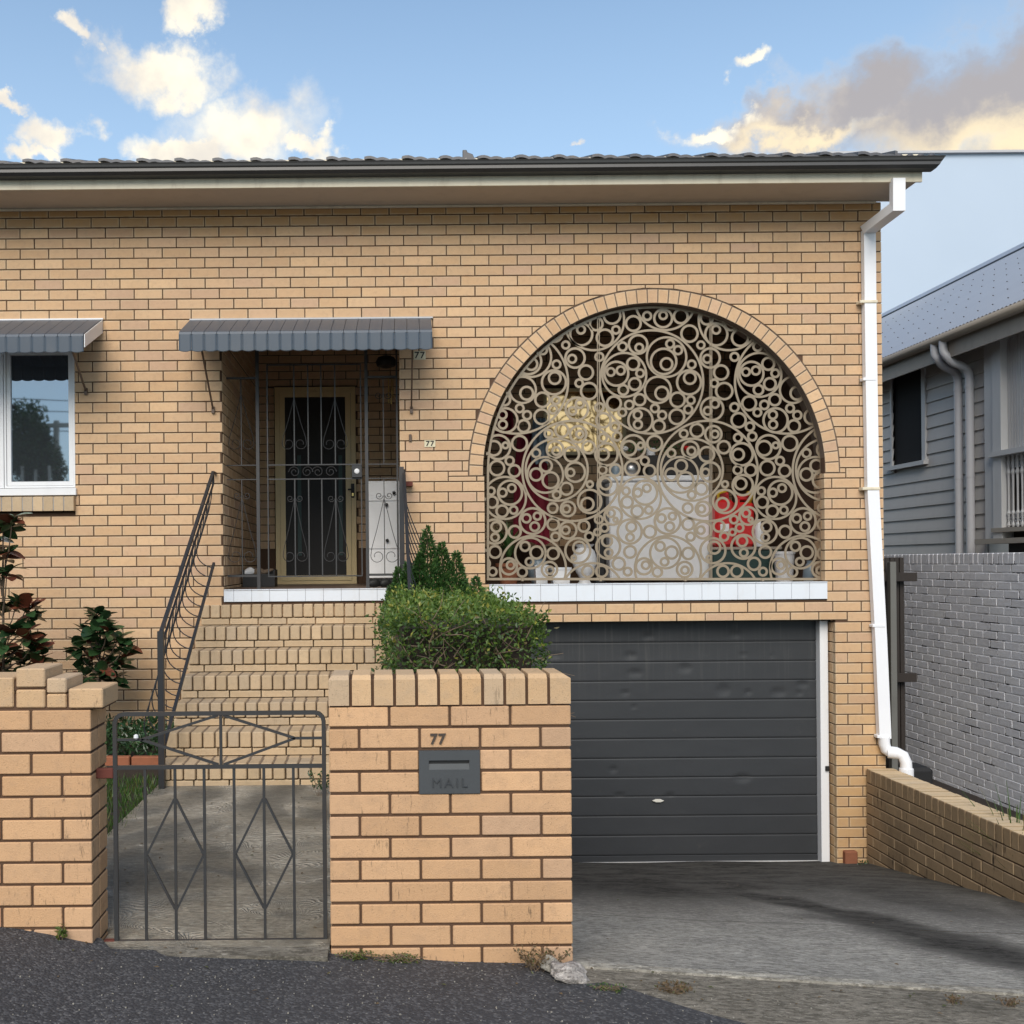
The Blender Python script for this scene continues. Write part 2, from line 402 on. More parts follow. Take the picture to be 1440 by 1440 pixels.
# corrugated metal roof
t = NT('blue_grey_metal_roof'); f = t.noise(2, 4); c = t.mix(f, (.42, .45, .50), (.48, .51, .56)); M['metalroof'] = t.done(c, .42, .45)
# asphalt
t = NT('asphalt_footpath'); n1 = t.noise(150, 3, .8); n2 = t.noise(2.2, 5, .6)
vor = t.n.new('ShaderNodeTexVoronoi'); vor.inputs['Scale'].default_value = 95; t.l.new(t.pos, vor.inputs['Vector'])
sep = t.n.new('ShaderNodeSeparateColor'); t.l.new(vor.outputs['Color'], sep.inputs[0])
base = t.mix(n2, (.030, .030, .033), (.052, .052, .057))
base = t.mix(t.ramp(sep.outputs[0], .55, 1.0, False), base, (.10, .10, .105))
spk = t.math('MULTIPLY', t.ramp(sep.outputs[1], .90, .98), t.ramp(vor.outputs['Distance'], .48, .30))
base = t.mix(t.math('MULTIPLY', spk, .55), base, (.30, .29, .27))
t.bump(t.math('ADD', t.math('MULTIPLY', vor.outputs['Distance'], -1.0), t.math('MULTIPLY', n1, .5)), .9, .006); M['asphalt'] = t.done(base, .85)
# concrete drive: stained
def concrete(name, ca, cb_, dark, amt, stretch, wheel=False, comb=False, k=1.0):
    t = NT(name); n1 = t.noise(1.4, 6, .6, stretch=stretch); n2 = t.noise(60, 5, .75); n3 = t.noise(.7, 4, .55, stretch=stretch)
    c = t.mix(n2, ca, cb_)
    st = t.ramp(n1, .54, .76)
    if wheel:
        s = t.n.new('ShaderNodeSeparateXYZ'); t.l.new(t.pos, s.inputs[0])
        w = t.math('ADD', s.outputs['X'], t.math('MULTIPLY', s.outputs['Y'], .28)); w = t.math('ADD', w, t.math('MULTIPLY', t.noise(1.3, 5), 1.1))
        a1 = t.math('ABSOLUTE', t.math('SUBTRACT', w, 2.35)); a2 = t.math('ABSOLUTE', t.math('SUBTRACT', w, 4.0))
        wf = t.math('MAXIMUM', t.ramp(a1, .62, .12), t.math('MULTIPLY', t.ramp(a2, .75, .15), .9))
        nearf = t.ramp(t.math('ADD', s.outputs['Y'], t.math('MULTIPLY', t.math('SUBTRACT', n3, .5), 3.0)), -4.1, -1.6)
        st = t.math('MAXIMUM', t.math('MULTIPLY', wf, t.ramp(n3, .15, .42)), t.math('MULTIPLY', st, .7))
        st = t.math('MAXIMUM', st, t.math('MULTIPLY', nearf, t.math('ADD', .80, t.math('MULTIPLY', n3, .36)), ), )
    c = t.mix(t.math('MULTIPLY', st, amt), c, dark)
    rr = t.noise(46, 7, .8, stretch=(.42, 1.3, 1)); md = t.ramp(t.noise(5, 6, .7, stretch=(.6, 1.4, 1)), .38, .62)
    c = t.mix(t.math('MULTIPLY', md, .35*k), c, tuple(x*.50 for x in ca))
    c = t.mix(t.math('MULTIPLY', t.ramp(rr, .47, .56), .62*k), c, tuple(x*.28 for x in ca))
    rr2 = t.noise(60, 6, .8, stretch=(.35, 1.3, 1)); c = t.mix(t.math('MULTIPLY', t.math('MULTIPLY', t.ramp(rr2, .54, .62), .5), t.math('SUBTRACT', 1.0, t.math('MULTIPLY', st, .92))), c, tuple(min(1, x*1.7) for x in cb_))
    h = t.math('ADD', t.math('MULTIPLY', rr, 1.2), n2)
    if comb:
        v = t.n.new('ShaderNodeTexVoronoi'); v.inputs['Scale'].default_value = 2.2; t.l.new(t.pos, v.inputs['Vector'])
        sc = t.n.new('ShaderNodeSeparateColor'); t.l.new(v.outputs['Color'], sc.inputs[0])
        mp = t.n.new('ShaderNodeVectorRotate'); mp.rotation_type = 'Z_AXIS'; t.l.new(t.pos, mp.inputs['Vector']); t.l.new(t.math('MULTIPLY', t.noise(1.2, 1, .3), 9.0), mp.inputs['Angle'])
        wv = t.n.new('ShaderNodeTexWave'); wv.inputs['Scale'].default_value = 11; wv.inputs['Distortion'].default_value = 3.5; wv.inputs['Detail'].default_value = 3; wv.inputs['Detail Scale'].default_value = 2.0; t.l.new(mp.outputs[0], wv.inputs['Vector'])
        c = t.mix(t.math('MULTIPLY', t.ramp(wv.outputs['Fac'], .55, .15), .42), c, tuple(x*.4 for x in ca)); h = t.math('ADD', h, t.math('MULTIPLY', wv.outputs['Fac'], 1.2))
    t.bump(h, .9, .014); return t.done(c, .92, spec=.12)
M['drive'] = concrete('stained_driveway_concrete', (.43, .41, .37), (.58, .555, .50), (.016, .015, .015), .97, (1, .35, 1), wheel=True)
M['path'] = concrete('combed_path_concrete', (.58, .51, .41), (.68, .61, .50), (.36, .32, .25), .4, (1, 1, 1), comb=True, k=.6)
M['apron'] = concrete('pale_apron_concrete', (.26, .235, .19), (.36, .33, .28), (.06, .055, .045), .8, (1, 1, 1))
M['kerb'] = concrete('kerb_concrete', (.44, .41, .35), (.54, .51, .45), (.16, .14, .11), .7, (1, 1, 1))
M['rock'] = concrete('pale_rock', (.46, .42, .40), (.58, .54, .50), (.25, .2, .17), .5, (1, 1, 1))
M['ground'] = paint('bare_ground', (.07, .06, .045), .95)
# glass: reflective dark window glass
def glass(name, col, rough, spec=1.0, coat=1.0, metal=0.0):
    t = NT(name); t.bump(t.noise(1.5, 2, .4), .02, .02); m = t.done(col, rough, metal, spec)
    t.p.inputs['Coat Weight'].default_value = coat; t.p.inputs['Coat Roughness'].default_value = .02; t.p.inputs['IOR'].default_value = 2.2; return m
M['glass'] = glass('reflective_window_glass', (.22, .25, .29), .02, metal=.85)
M['sunset_tint_glass'] = glass('sunset_tinted_pane', (1.0, .54, .20), .05, metal=.95)  # warm sunset reflection put into the pane's tint
M['matteblack'] = paint('matt_black_screen', (.006, .006, .007), .9)
# leaves
def leaf_mat(name, a, b, c, rough=.45, trans=.25, csel=.8):
    t = NT(name); r = t.rand(); col = t.mix(r, a, b); r2 = t.math('FRACT', t.math('MULTIPLY', r, 9.7)); col = t.mix(t.ramp(r2, csel, csel+.08), col, c)
    m = t.done(col, rough); t.p.inputs['Transmission Weight'].default_value = 0
    tr = t.n.new('ShaderNodeBsdfTranslucent'); t.l.new(col, tr.inputs[0]); ms = t.n.new('ShaderNodeMixShader'); ms.inputs[0].default_value = trans
    out = [n for n in t.n if n.type == 'OUTPUT_MATERIAL'][0]; t.l.new(t.p.outputs[0], ms.inputs[1]); t.l.new(tr.outputs[0], ms.inputs[2]); t.l.new(ms.outputs[0], out.inputs[0]); return m
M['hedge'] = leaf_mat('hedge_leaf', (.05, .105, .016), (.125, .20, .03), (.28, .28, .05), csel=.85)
M['hedge_shade'] = leaf_mat('hedge_shaded_leaf', (.04, .08, .022), (.08, .14, .035), (.16, .13, .06), csel=.85)  # darker copy of the hedge leaf, side shade put into the colour
M['cone'] = leaf_mat('shrub_leaf', (.03, .085, .022), (.055, .13, .03), (.09, .17, .04))
M['magn'] = leaf_mat('magnolia_leaf', (.018, .045, .018), (.032, .075, .026), (.05, .10, .035), rough=.28, trans=.08)
M['magred'] = leaf_mat('magnolia_underleaf', (.10, .025, .012), (.16, .045, .02), (.08, .03, .02), rough=.55, trans=.1)
M['grass'] = leaf_mat('grass_blade', (.035, .085, .015), (.06, .13, .02), (.13, .14, .04))
M['silver'] = leaf_mat('silver_leaf', (.35, .36, .38), (.50, .51, .54), (.2, .21, .2))
M['dry'] = leaf_mat('dry_weed', (.12, .085, .04), (.18, .12, .06), (.08, .09, .03))
M['green2'] = leaf_mat('weed_leaf', (.05, .09, .02), (.10, .14, .03), (.16, .14, .04))
M['twig'] = paint('grey_brown_twig', (.16, .115, .08), .85)
M['bark'] = paint('brown_bark', (.09, .065, .045), .9)

# shared brick meshes
def rect(x0, z0, x1, z1): return [(x0, z0), (x1, z0), (x1, z1), (x0, z1)]
_cache = {}
def brick_obj(parent, mat, x0, z0, x1, z1, y=0.0, depth=.05, name='brick', ch=.0035, axis=None, jitter=.0012):
    w, h = round(x1-x0, 4), round(z1-z0, 4)
    key = (w, h, depth, mat.name, ch)
    if key not in _cache:
        m = MB(); m.prism(rect(-w/2, -h/2, w/2, h/2), 0, depth, ch); _cache[key] = m.mesh('brick', mat)
    return link(name, _cache[key], parent, loc=((x0+x1)/2, y + rnd.uniform(-jitter, jitter), (z0+z1)/2), rot=(rnd.uniform(-.006, .006), rnd.uniform(-.003, .003), rnd.uniform(-.004, .004)))

# ================================================================== GROUND
def zstreet(x):
    k = [(-40, -.45), (-1.5, -1.40), (-1.14, -1.478), (-.2, -1.52), (.15, -1.55), (.73, -1.575), (40, -4.4)]
    for (a, b), (c, d) in zip(k, k[1:]):
        if x <= c: return EZ + b + (d-b)*(x-a)/(c-a)
    return EZ + k[-1][1]
YF = 4.0 - D0      # fence plane
big = MB(); big.box(-300, 300, -60, 400, -2.6, -1.9); big.build('ground', M['ground'], kind='structure')
a = MB(); xs = [-40, -20, -8, -4, -2.6, -2] + [-1.8+.06*i for i in range(56)] + [2, 3, 5, 9, 20, 40]
ys = [-26, -14, -9, -7.6, -6.6, -5.8, -5.3, -5.0]
def yedge(x):            # far edge of the asphalt
    if -1.13 < x < -.24: return YF - .03
    if x < .45: return YF + .06
    if x < 1.3: return YF + .06 - (x-.45)*.62
    return -5.15 - (x-1.3)*.05
for x in xs:
    for j, y in enumerate(ys + ['e']):
        if y != 'e': y = min(y, yedge(x)-.03*(len(ys)-j))
        yy = yedge(x) + (mn.noise(Vector((x*4, 0, 0)))*.035+mn.noise(Vector((x*17, 3, 0)))*.012 if x > .5 else 0) if y == 'e' else y
        a.v.append((x, yy, sum(zstreet(x+d_) for d_ in (-.12, -.06, 0, .06, .12))/5 + .006*mn.noise(Vector((x*5, yy*2, 0)))))
n = len(ys)+1
for i in range(len(xs)-1):
    for j in range(n-1): a.f.append((i*n+j, (i+1)*n+j, (i+1)*n+j+1, i*n+j+1))
a.build('footpath', M['asphalt'], kind='structure', smooth=True)
# apron strip between asphalt and the drive
a = MB(); xa = [.64, .73, .9, 1.14, 1.3, 1.6, 2, 2.5, 3, 4, 6, 10]
YD = 3.87 - D0
for x in xa: a.v += [(x, yedge(x)-.25, zstreet(x)-.012), (x, YD-.02, zstreet(x)-.004+.006), (x, YD+.10, zstreet(x)+.0)]
for i in range(len(xa)-1):
    for j in range(2): a.f.append((i*3+j, (i+1)*3+j, (i+1)*3+j+1, i*3+j+1))
a.build('driveway_apron', M['apron'], kind='structure', smooth=True)
# kerb lip
a = MB()
for i in range(1, len(xa)-1):
    x0, x1 = xa[i], xa[i+1]; z0, z1 = zstreet(x0), zstreet(x1)
    a.quadbox([(x0, YD+.10, z0-.05), (x1, YD+.10, z1-.05), (x1, YD+.135, z1-.05), (x0, YD+.135, z0-.05), (x0, YD+.10, z0+.010), (x1, YD+.10, z1+.010), (x1, YD+.135, z1+.014), (x0, YD+.135, z0+.014)])
a.build('driveway_kerb', M['kerb'], kind='structure')
# driveway
ZG = PZ(900, 1216, 8.8)
a = MB(); nx, ny = 30, 30
YG = .30
YJ = -3.22; tj = (YJ-(YD+.13))/(YG-(YD+.13)); rows_ = [tj*j/10 for j in range(10)]+[tj-.0009, tj+.0009]+[tj+(1-tj)*j/19 for j in range(1, 20)]; ny = len(rows_)-1
for j in range(ny+1):
    tt = rows_[j]; y = YD+.13 + (YG-(YD+.13))*tt
    for i in range(nx+1):
        x = .60 + (4.10-.60)*i/nx
        prof = tt - .035*math.sin(tt*math.pi)
        a.v.append((x, y, zstreet(x)*(1-prof) + ZG*prof + .004*math.sin(x*5+y*3)))
for j in range(ny):
    if j == 10: continue
    for i in range(nx):
        b = j*(nx+1)+i; a.f.append((b, b+1, b+nx+2, b+nx+1))
a.build('driveway', M['drive'], kind='structure', smooth=True)
# paved path behind the gate
zp = EZ - 1.49
a = MB(); a.box(-1.56, .02, YF+.222, 5.31-D0, zp-.2, zp); a.box(-1.56, .02, 5.318-D0, 6.93-D0+.3, zp-.2, zp); a.box(-1.135, -.232, YF+.001, YF+.222, zp-.2, zp); a.build('path', M['path'], kind='structure')
a = MB(); zl_, zr_ = zstreet(-1.13)-.006, zp-.003; a.quadbox([(-1.13, YF-.085, zp-.2), (-.235, YF-.085, zp-.2), (-.235, YF+.0, zp-.2), (-1.13, YF+.0, zp-.2), (-1.13, YF-.085, zl_-.004), (-.235, YF-.085, zr_-.006), (-.235, YF+.0, zr_), (-1.13, YF+.0, zl_)]); a.build('path_edge', M['apron'], kind='structure')
# path joint
# left garden ground
a = MB(); a.box(-8, -1.565, YF+.05, 7.3-D0, zp-.3, zp-.02); a.build('lawn_soil', M['soil'], kind='structure')
a = MB(); a.box(-8, -1.60, 7.3-D0, .1, zp-.3, zp+.06); a.build('garden_bed', M['soil'], kind='structure')
# lawn
a = MB()
for i in range(9000):
    x = rnd.uniform(-3.0, -1.55 + rnd.random()**3*.06); y = rnd.uniform(YF+.1, 7.25-D0); h = rnd.uniform(.03, .075); an = rnd.uniform(0, 6.28); w = .004
    dx, dy = math.cos(an)*w, math.sin(an)*w; lx, ly = rnd.uniform(-.03, .03), rnd.uniform(-.03, .03); b = len(a.v)
    a.v += [(x-dx, y-dy, zp-.02), (x+dx, y+dy, zp-.02), (x+lx, y+ly, zp-.02+h)]; a.f.append((b, b+1, b+2))
a.build('lawn_grass', M['grass'], kind='stuff')
# bed edging of terracotta bricks
ed = thing('brick_edging', 'low terracotta brick edging between the lawn and the dark garden bed', 'edging', (-1.9, 7.35-D0, zp))
x = -1.62
while x > -4: 
    m = MB(); m.bbox(-.108, .108, 0, .06, 0, .12, .006); o = m.build('brick', M['terracotta'], ed); o.location = (x-.11+1.9, 0, rnd.uniform(-.006, .004)); o.rotation_euler = (0, 0, rnd.uniform(-.03, .03)); x -= .228

# ================================================================== HOUSE
house = thing('brick_house', 'cream brick house with arched ring screen, recessed porch and charcoal garage door', 'house')
XR = (PXx(1238, 330) + PXx(1247, 1080)) / 2        # right corner of the front wall
ZT = (PZ(10, 292) + PZ(1200, 287)) / 2             # top of brickwork
BZ = PZ(15, 307); BX = PXx(27.8, 300)
PH, PV = .2388, .0864
XWIN = PXx(105, 600)
win = (-9, PZ(50, 720), XWIN, PZ(50, 488))
dx0, dx1 = (PXx(311, 495)+PXx(315, 820))/2, (PXx(560, 495)+PXx(565, 820))/2
ZDK = PZ(440, 828)                                 # porch floor
door = (dx0, PZ(440, 846), dx1, PZ(440, 476))
gx0, gx1 = PXx(705, 1000), PXx(1176, 1050)
gar = (gx0, ZG-.3, gx1, PZ(950, 874))
ac = P(920, 667, D0); AR = 241/F*D0; AW = .112
ax0, ax1 = ac.x-AR+.012, ac.x+AR-.012
ZS = PZ(920, 820); ZSb = PZ(920, 845)
archrect = (ax0, ZS, ax1, ac.z)
silltile = (PXx(688, 830), ZSb, PXx(1163, 830), ZS)
def cut_rects(b, rects):
    out = [b]
    for r in rects:
        nxt = []
        for (x0, z0, x1, z1) in out:
            ox0, ox1 = max(x0, r[0]), min(x1, r[2]); oz0, oz1 = max(z0, r[1]), min(z1, r[3])
            if ox1 <= ox0 or oz1 <= oz0: nxt.append((x0, z0, x1, z1)); continue
            if (oz1-oz0) < .5*(z1-z0) and (ox1-ox0) > .5*(x1-x0):
                if r[1] > z0: nxt.append((x0, z0, x1, r[1]-.004))
                else: nxt.append((x0, r[3]+.004, x1, z1))
                continue
            if (oz1-oz0) < .25*(z1-z0): nxt.append((x0, z0, x1, z1)); continue
            if r[0]-x0 > .014: nxt.append((x0, z0, r[0]-(.0 if r[0]-x0 > 0 else 0), z1))
            if x1-r[2] > .014: nxt.append((r[2], z0, x1, z1))
        out = nxt
    return out
def clip_circle(poly, R0, above):
    cx = sum(p[0] for p in poly)/len(poly)-ac.x; cz = sum(p[1] for p in poly)/len(poly)-ac.z
    if not above:
        return poly
    L = math.hypot(cx, cz); nx_, nz_ = cx/L, cz/L
    def dist(p): return (p[0]-ac.x)*nx_+(p[1]-ac.z)*nz_-R0
    if min(math.hypot(p[0]-ac.x, p[1]-ac.z) for p in poly) > R0+.001 and min(dist(p) for p in poly) > -.5*0: return poly
    # tangent at the point where the circle crosses nearest
    # iterate the direction towards the retained part
    best = None
    for it in range(2):
        out = []
        for i in range(len(poly)):
            p, q = poly[i], poly[(i+1) % len(poly)]; dp, dq = dist(p), dist(q)
            if dp >= 0: out.append(p)
            if dp*dq < 0:
                k = dp/(dp-dq); out.append((p[0]+(q[0]-p[0])*k, p[1]+(q[1]-p[1])*k))
        if len(out) < 3: return None
        best = out
        if it == 0:
            ins = [p for p in out if abs(dist(p)) < 1e-6]
            if len(ins) == 2:
                mx, mz = (ins[0][0]+ins[1][0])/2-ac.x, (ins[0][1]+ins[1][1])/2-ac.z; L = math.hypot(mx, mz); nx_, nz_ = mx/L, mz/L
            else: break
    ar = 0
    for i in range(len(best)):
        p, q = best[i], best[(i+1) % len(best)]; ar += p[0]*q[1]-q[0]*p[1]
    return best if ar/2 > .0012 else None

wall = MB()
YC = .008; YB = .22
def cbox(x0, x1, z0, z1):
    wall.box(x0, x1, YC, YB, z0, z1)
ZB = ZG-.35
# mortar core around the openings
cbox(-9, XWIN+.006, win[3]+.006, ZT); cbox(-9, XWIN+.006, ZB, win[1]-.006); cbox(XWIN+.006, dx0-.006, ZB, ZT); cbox(dx0-.006, dx1+.006, door[3]+.006, ZT); cbox(dx0-.006, dx1+.006, ZB, door[1]-.004)
XL = PXx(690, 800)
cbox(dx1+.006, ax0-.006, gar[3]+.006, ZT); cbox(dx1+.006, gx0-.006, ZB, gar[3]+.006); cbox(ax0-.006, ax1+.006, gar[3]+.006, ZSb-.002)
cbox(gx1+.006, XR-.004, ZB, gar[3]+.006); cbox(ax1+.006, XR-.004, gar[3]+.006, ZT)
NS = 64; AO = AR + .02
for i in range(NS):
    xa_, xb_ = ax0-.006+(ax1-ax0+.012)*i/NS, ax0-.006+(ax1-ax0+.012)*(i+1)/NS
    def zt(x):
        q = (AR+.012)**2-(x-ac.x)**2
        return ac.z+math.sqrt(max(q, 0))
    wall.prism([(xa_, zt(xa_)), (xb_, zt(xb_)), (xb_, ZT), (xa_, ZT)], YC, YB)
front = wall.build('front_wall', M['mortar'], house)
# stretcher bricks
full = []; odd = []
j = -72
while True:
    z0 = BZ + j*PV + .0045; z1 = z0 + PV - .009; j += 1
    if z0 > ZT + .0: break
    if z1 < ZB+.05: continue
    z1c = min(z1, ZT-.004)
    off_ = 0 if (j % 2) else PH/2
    # row just above BZ (j==1 after increment) holds the joint BX
    i = -40
    while True:
        x0 = BX + off_ + i*PH + .0045 + rnd.uniform(-.0012, .0012); x1 = x0 + PH - .009; i += 1
        if x0 > XR-.02: break
        x1 = min(x1, XR)
        if x1 < -3.9 or x1-x0 < .03: continue
        pcs = [(x0, z0, x1, z1c)]
        if z0 < ac.z < z1c and AR-.1 < abs((x0+x1)/2-ac.x) < AR+AW+.14:
            pcs = [(x0, z0, x1, ac.z-.006), (x0, ac.z+.002, x1, z1c)] if ac.z-z0 > .02 else [(x0, ac.z, x1, z1c)]
        for p in [q_ for pc in pcs for q_ in cut_rects(pc, [win, door, gar, archrect, silltile])]:
            if p[2]-p[0] < .014 or p[3]-p[1] < .014: continue
            poly = rect(*p)
            if p[3] > ac.z and abs((p[0]+p[2])/2-ac.x) < AR+AW+.25:
                corners = [math.hypot(q[0]-ac.x, q[1]-ac.z) for q in poly if q[1] > ac.z-.05]
                if max(math.hypot(q[0]-ac.x, q[1]-ac.z) for q in poly) < AR+AW+.02: continue
                pl = clip_circle(poly, AR+AW+.012, True)
                if pl is None: continue
                if pl is not poly and len(pl) >= 3: odd.append(pl); continue
            w = p[2]-p[0]
            if w > PH-.02 and p[3]-p[1] > PV-.012: full.append(p)
            else: odd.append(poly)
full.sort(key=lambda p: abs((p[0]+p[2])/2-.3)*.55 + abs((p[1]+p[3])/2-2.2))
bw, bh = round(PH-.009, 4), round(PV-.009, 4)
for p in full[:300]:
    cx, cz = (p[0]+p[2])/2, (p[1]+p[3])/2
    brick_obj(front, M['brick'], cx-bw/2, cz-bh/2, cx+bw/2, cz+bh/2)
rest = MB()
for p in full[300:]:
    yy = rnd.uniform(-.0015, .0015); rest.prism(rect(*p), yy, .05, .0035)
for p in odd:
    yy = rnd.uniform(-.0015, .0015); rest.prism(p, yy, .05, .003)
# arch voussoirs
lim = 0.0
nA = int(math.pi*AR/.0862)+1
am = MB(); NA = 72
for i in range(NA):
    t0, t1 = math.pi*i/NA, math.pi*(i+1)/NA
    am.prism([(ac.x+AR*math.cos(t0), ac.z+AR*math.sin(t0)), (ac.x+(AR+AW+.008)*math.cos(t0), ac.z+(AR+AW+.008)*math.sin(t0)),
              (ac.x+(AR+AW+.008)*math.cos(t1), ac.z+(AR+AW+.008)*math.sin(t1)), (ac.x+AR*math.cos(t1), ac.z+AR*math.sin(t1))], .003, .2)
am.build('arch_joints', M['arch_mortar'], house)
for i in range(nA):
    th = math.pi*(i+.5)/nA; hw = math.pi/nA*AR*.5-.0045; wo = hw*(AR+AW)/AR
    poly = [(-hw, 0), (hw, 0), (wo, AW), (-wo, AW)]
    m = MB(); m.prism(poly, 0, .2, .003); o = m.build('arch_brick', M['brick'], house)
    o.location = (ac.x+AR*math.cos(th), -.002+rnd.uniform(-.0015, .0015), ac.z+AR*math.sin(th)); o.rotation_euler = (0, math.pi/2-th, 0)
# side bricks of the arch jambs / garage jamb / porch left return: laid along Y
def ybricks(mb, x, side, ya, yb, za, zb, zref, pv=PV, pj=PH, th=.05, ph=0.0):
    """bricks on a plane x = const, outer face towards side (+1 faces +X)"""
    jj = int((za-zref)/pv)-2
    while True:
        z0 = zref+jj*pv+.0045; z1 = z0+pv-.009; jj += 1
        if z0 > zb: break
        if z1 < za+.01: continue
        y = ya - ((jj % 2)*pj/2 + ph)
        while y < yb:
            y0, y1 = max(y+.0045, ya), min(y+pj-.0045, yb); y += pj
            if y1-y0 < .02: continue
            b0 = len(mb.v); mb.prism(rect(-(y1-y0)/2, max(z0, za)-(z0+z1)/2, (y1-y0)/2, min(z1, zb)-(z0+z1)/2), 0, th, .0035)
            # local -Y face -> facing side
            rot = Matrix.Rotation(math.pi/2*side, 4, 'Z')
            mb.xform(Matrix.Translation((x + side*rnd.uniform(0, .0015), (y0+y1)/2, (z0+z1)/2)) @ rot, b0)
DB = 10.96 - D0       # back wall of the porch
XIR = ax1 + .02
zceil = EZ + 2.55
ybricks(rest, dx0, 1, .052, DB, ZDK, door[3], BZ); ybricks(rest, dx0, 1, .222, DB, door[3]+.01, zceil, BZ)
ybricks(rest, gx1, -1, 0.052, .22, ZG-.02, gar[3], BZ)
ybricks(rest, ax1+.004, -1, 0.052, .22, ZS, ac.z, BZ)
# porch back wall bricks (same bond, faces -Y)
dl, dr, dtop = PXx(386, 680, 10.96), PXx(501, 680, 10.96), PZ(440, 543, 10.96)
wl, wr, wb_, wt_ = PXx(764, 590, 10.96), PXx(880, 590, 10.96), PZ(820, 640, 10.96), PZ(820, 546, 10.96)
jj = -8
backrects = [(dl, ZDK-.1, dr, dtop), (wl, wb_, wr, wt_)]
while True:
    z0 = BZ - 3.2*0 + jj*PV*1.0 - PV*24 + .0045; z1 = z0+PV-.009; jj += 1
    if z0 > zceil: break
    if z1 < ZDK: continue
    x = dx0 - PH + (jj % 2)*PH/2
    while x < XIR:
        for p in cut_rects((x+.0045, z0, x+PH-.0045, z1), backrects):
            if p[2]-p[0] > .03 and p[3]-p[1] > .02 and p[2] > dx0: rest.prism(rect(max(p[0], dx0), p[1], p[2], p[3]), DB+rnd.uniform(-.0015, .0015), DB+.05, .0035)
        x += PH
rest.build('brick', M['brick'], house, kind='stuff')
# porch shell
m = MB(); m.box(dx0-.3, dl, DB+.008, DB+.2, ZDK-.2, zceil); m.box(dr, wl, DB+.008, DB+.2, ZDK-.2, zceil); m.box(dl, dr, DB+.008, DB+.2, dtop, zceil)
m.box(wl, wr, DB+.008, DB+.2, ZDK-.2, wb_); m.box(wl, wr, DB+.008, DB+.2, wt_, zceil); m.box(wr, XIR+.2, DB+.008, DB+.2, ZDK-.2, zceil)
m.box(dx0-.2, dx0-.008, YB+.002, DB, ZDK-.2, zceil); m.box(dx0-.2, dx0-.008, .02, YB, ZDK-.2, door[3])
m.box(XIR, XIR+.2, YB+.002, DB, ZDK-.2, zceil)
m.build('porch_wall', M['mortar'], house)
onebox('porch_ceiling', M['plaster'], house, dx0-.2, XIR+.2, YB+.002, DB+.2, zceil, zceil+.05, c=0)
onebox('porch_floor', M['deck'], house, dx0-.006, XIR, .035, DB+.008, ZDK-.12, ZDK-.003, c=0)
# rest of the house body (keeps light out of the interior)
m = MB(); m.box(-9, dx0-.21, YB+.002, 9, ZB, ZT); m.box(XIR+.21, XR-.02, YB+.002, 9, ZB, ZT); m.box(dx0-.21, XIR+.21, DB+.21, 9, ZB, ZT)
m.box(dx0-.21, XIR+.21, YB+.5, DB+.21, ZB, ZDK-.13); m.box(dx0-.21, XIR+.21, YB+.002, DB+.21, zceil+.06, ZT)
m.build('house_body', M['mortar'], house)
# white glazed tiles on the porch edge and under the arch
def tiles(x0, x1, z0, z1, first, y=-.012):
    onebox('tile_bed', M['grout'], house, x0, x1, y+.006, .03, z0, z1-.002, c=0)
    e = [x0]; x = first
    while x < x1-.02:
        if x > x0+.02: e.append(x)
        x += .1505
    e.append(x1)
    for a_, b_ in zip(e, e[1:]):
        onebox('tile', M['tile'], house, a_+.0012, b_-.0012, y+rnd.uniform(-.0006, .0006), y+.012, z0+.001, z1-.009, c=.0015)
        onebox('sill_tile', M['tile'], house, a_+.0012, b_-.0012, y-.006, .034 if x1 < 1 else .2, z1-.008, z1+rnd.uniform(0, .0006), c=.0015)
tiles(dx0+.002, dx1-.002, door[1]+.003, ZDK, PXx(329, 837)); tiles(silltile[0], silltile[2], ZSb+.003, ZS, PXx(709.6, 833))
# eaves
yE = 8.15-D0; zf1 = PZ(542, 248, 8.15); zf0 = ZT+.001
xFe = PXx(1299, 262, 8.13)
onebox('soffit', M['soffit'], house, -9, XR+.07, yE+.02, -.002, ZT+.001, ZT+.012, c=0)
onebox('fascia_board', M['cream'], house, -9, xFe, yE, yE+.018, zf0-.004, zf1+.14, c=.002)
onebox('ceiling_trim', M['cream'], house, -9, XR-.05, -.026, -.003, ZT-.018, ZT, c=.004)
# side fascia
# gutter: profile extruded along X
gyf = 8.03-D0; gz1 = PZ(542, 226, 8.03); gz0 = PZ(542, 249.0, 8.15); gxe = PXx(1330, 240, 8.03)
prof = [(yE-.002, gz0), (gyf+.035, gz0), (gyf+.006, gz0+.02), (gyf+.010, gz0+.045), (gyf, gz0+.055), (gyf-.004, gz1-.012), (gyf-.010, gz1), (gyf+.006, gz1), (gyf+.012, gz1-.05), (yE-.002, gz1-.05)]
m = MB(); n = len(prof)
for x in (-9, gxe): m.v += [(x - (0 if x < 0 else .055*(gz1-q[1])/(gz1-gz0)), q[0], q[1]) for q in prof]
for i in range(n): m.f.append((i, (i+1) % n, n+(i+1) % n, n+i))
m.f.append(tuple(range(n))); m.f.append(tuple(range(n, 2*n))[::-1])
m.build('gutter', M['gutter'], house)
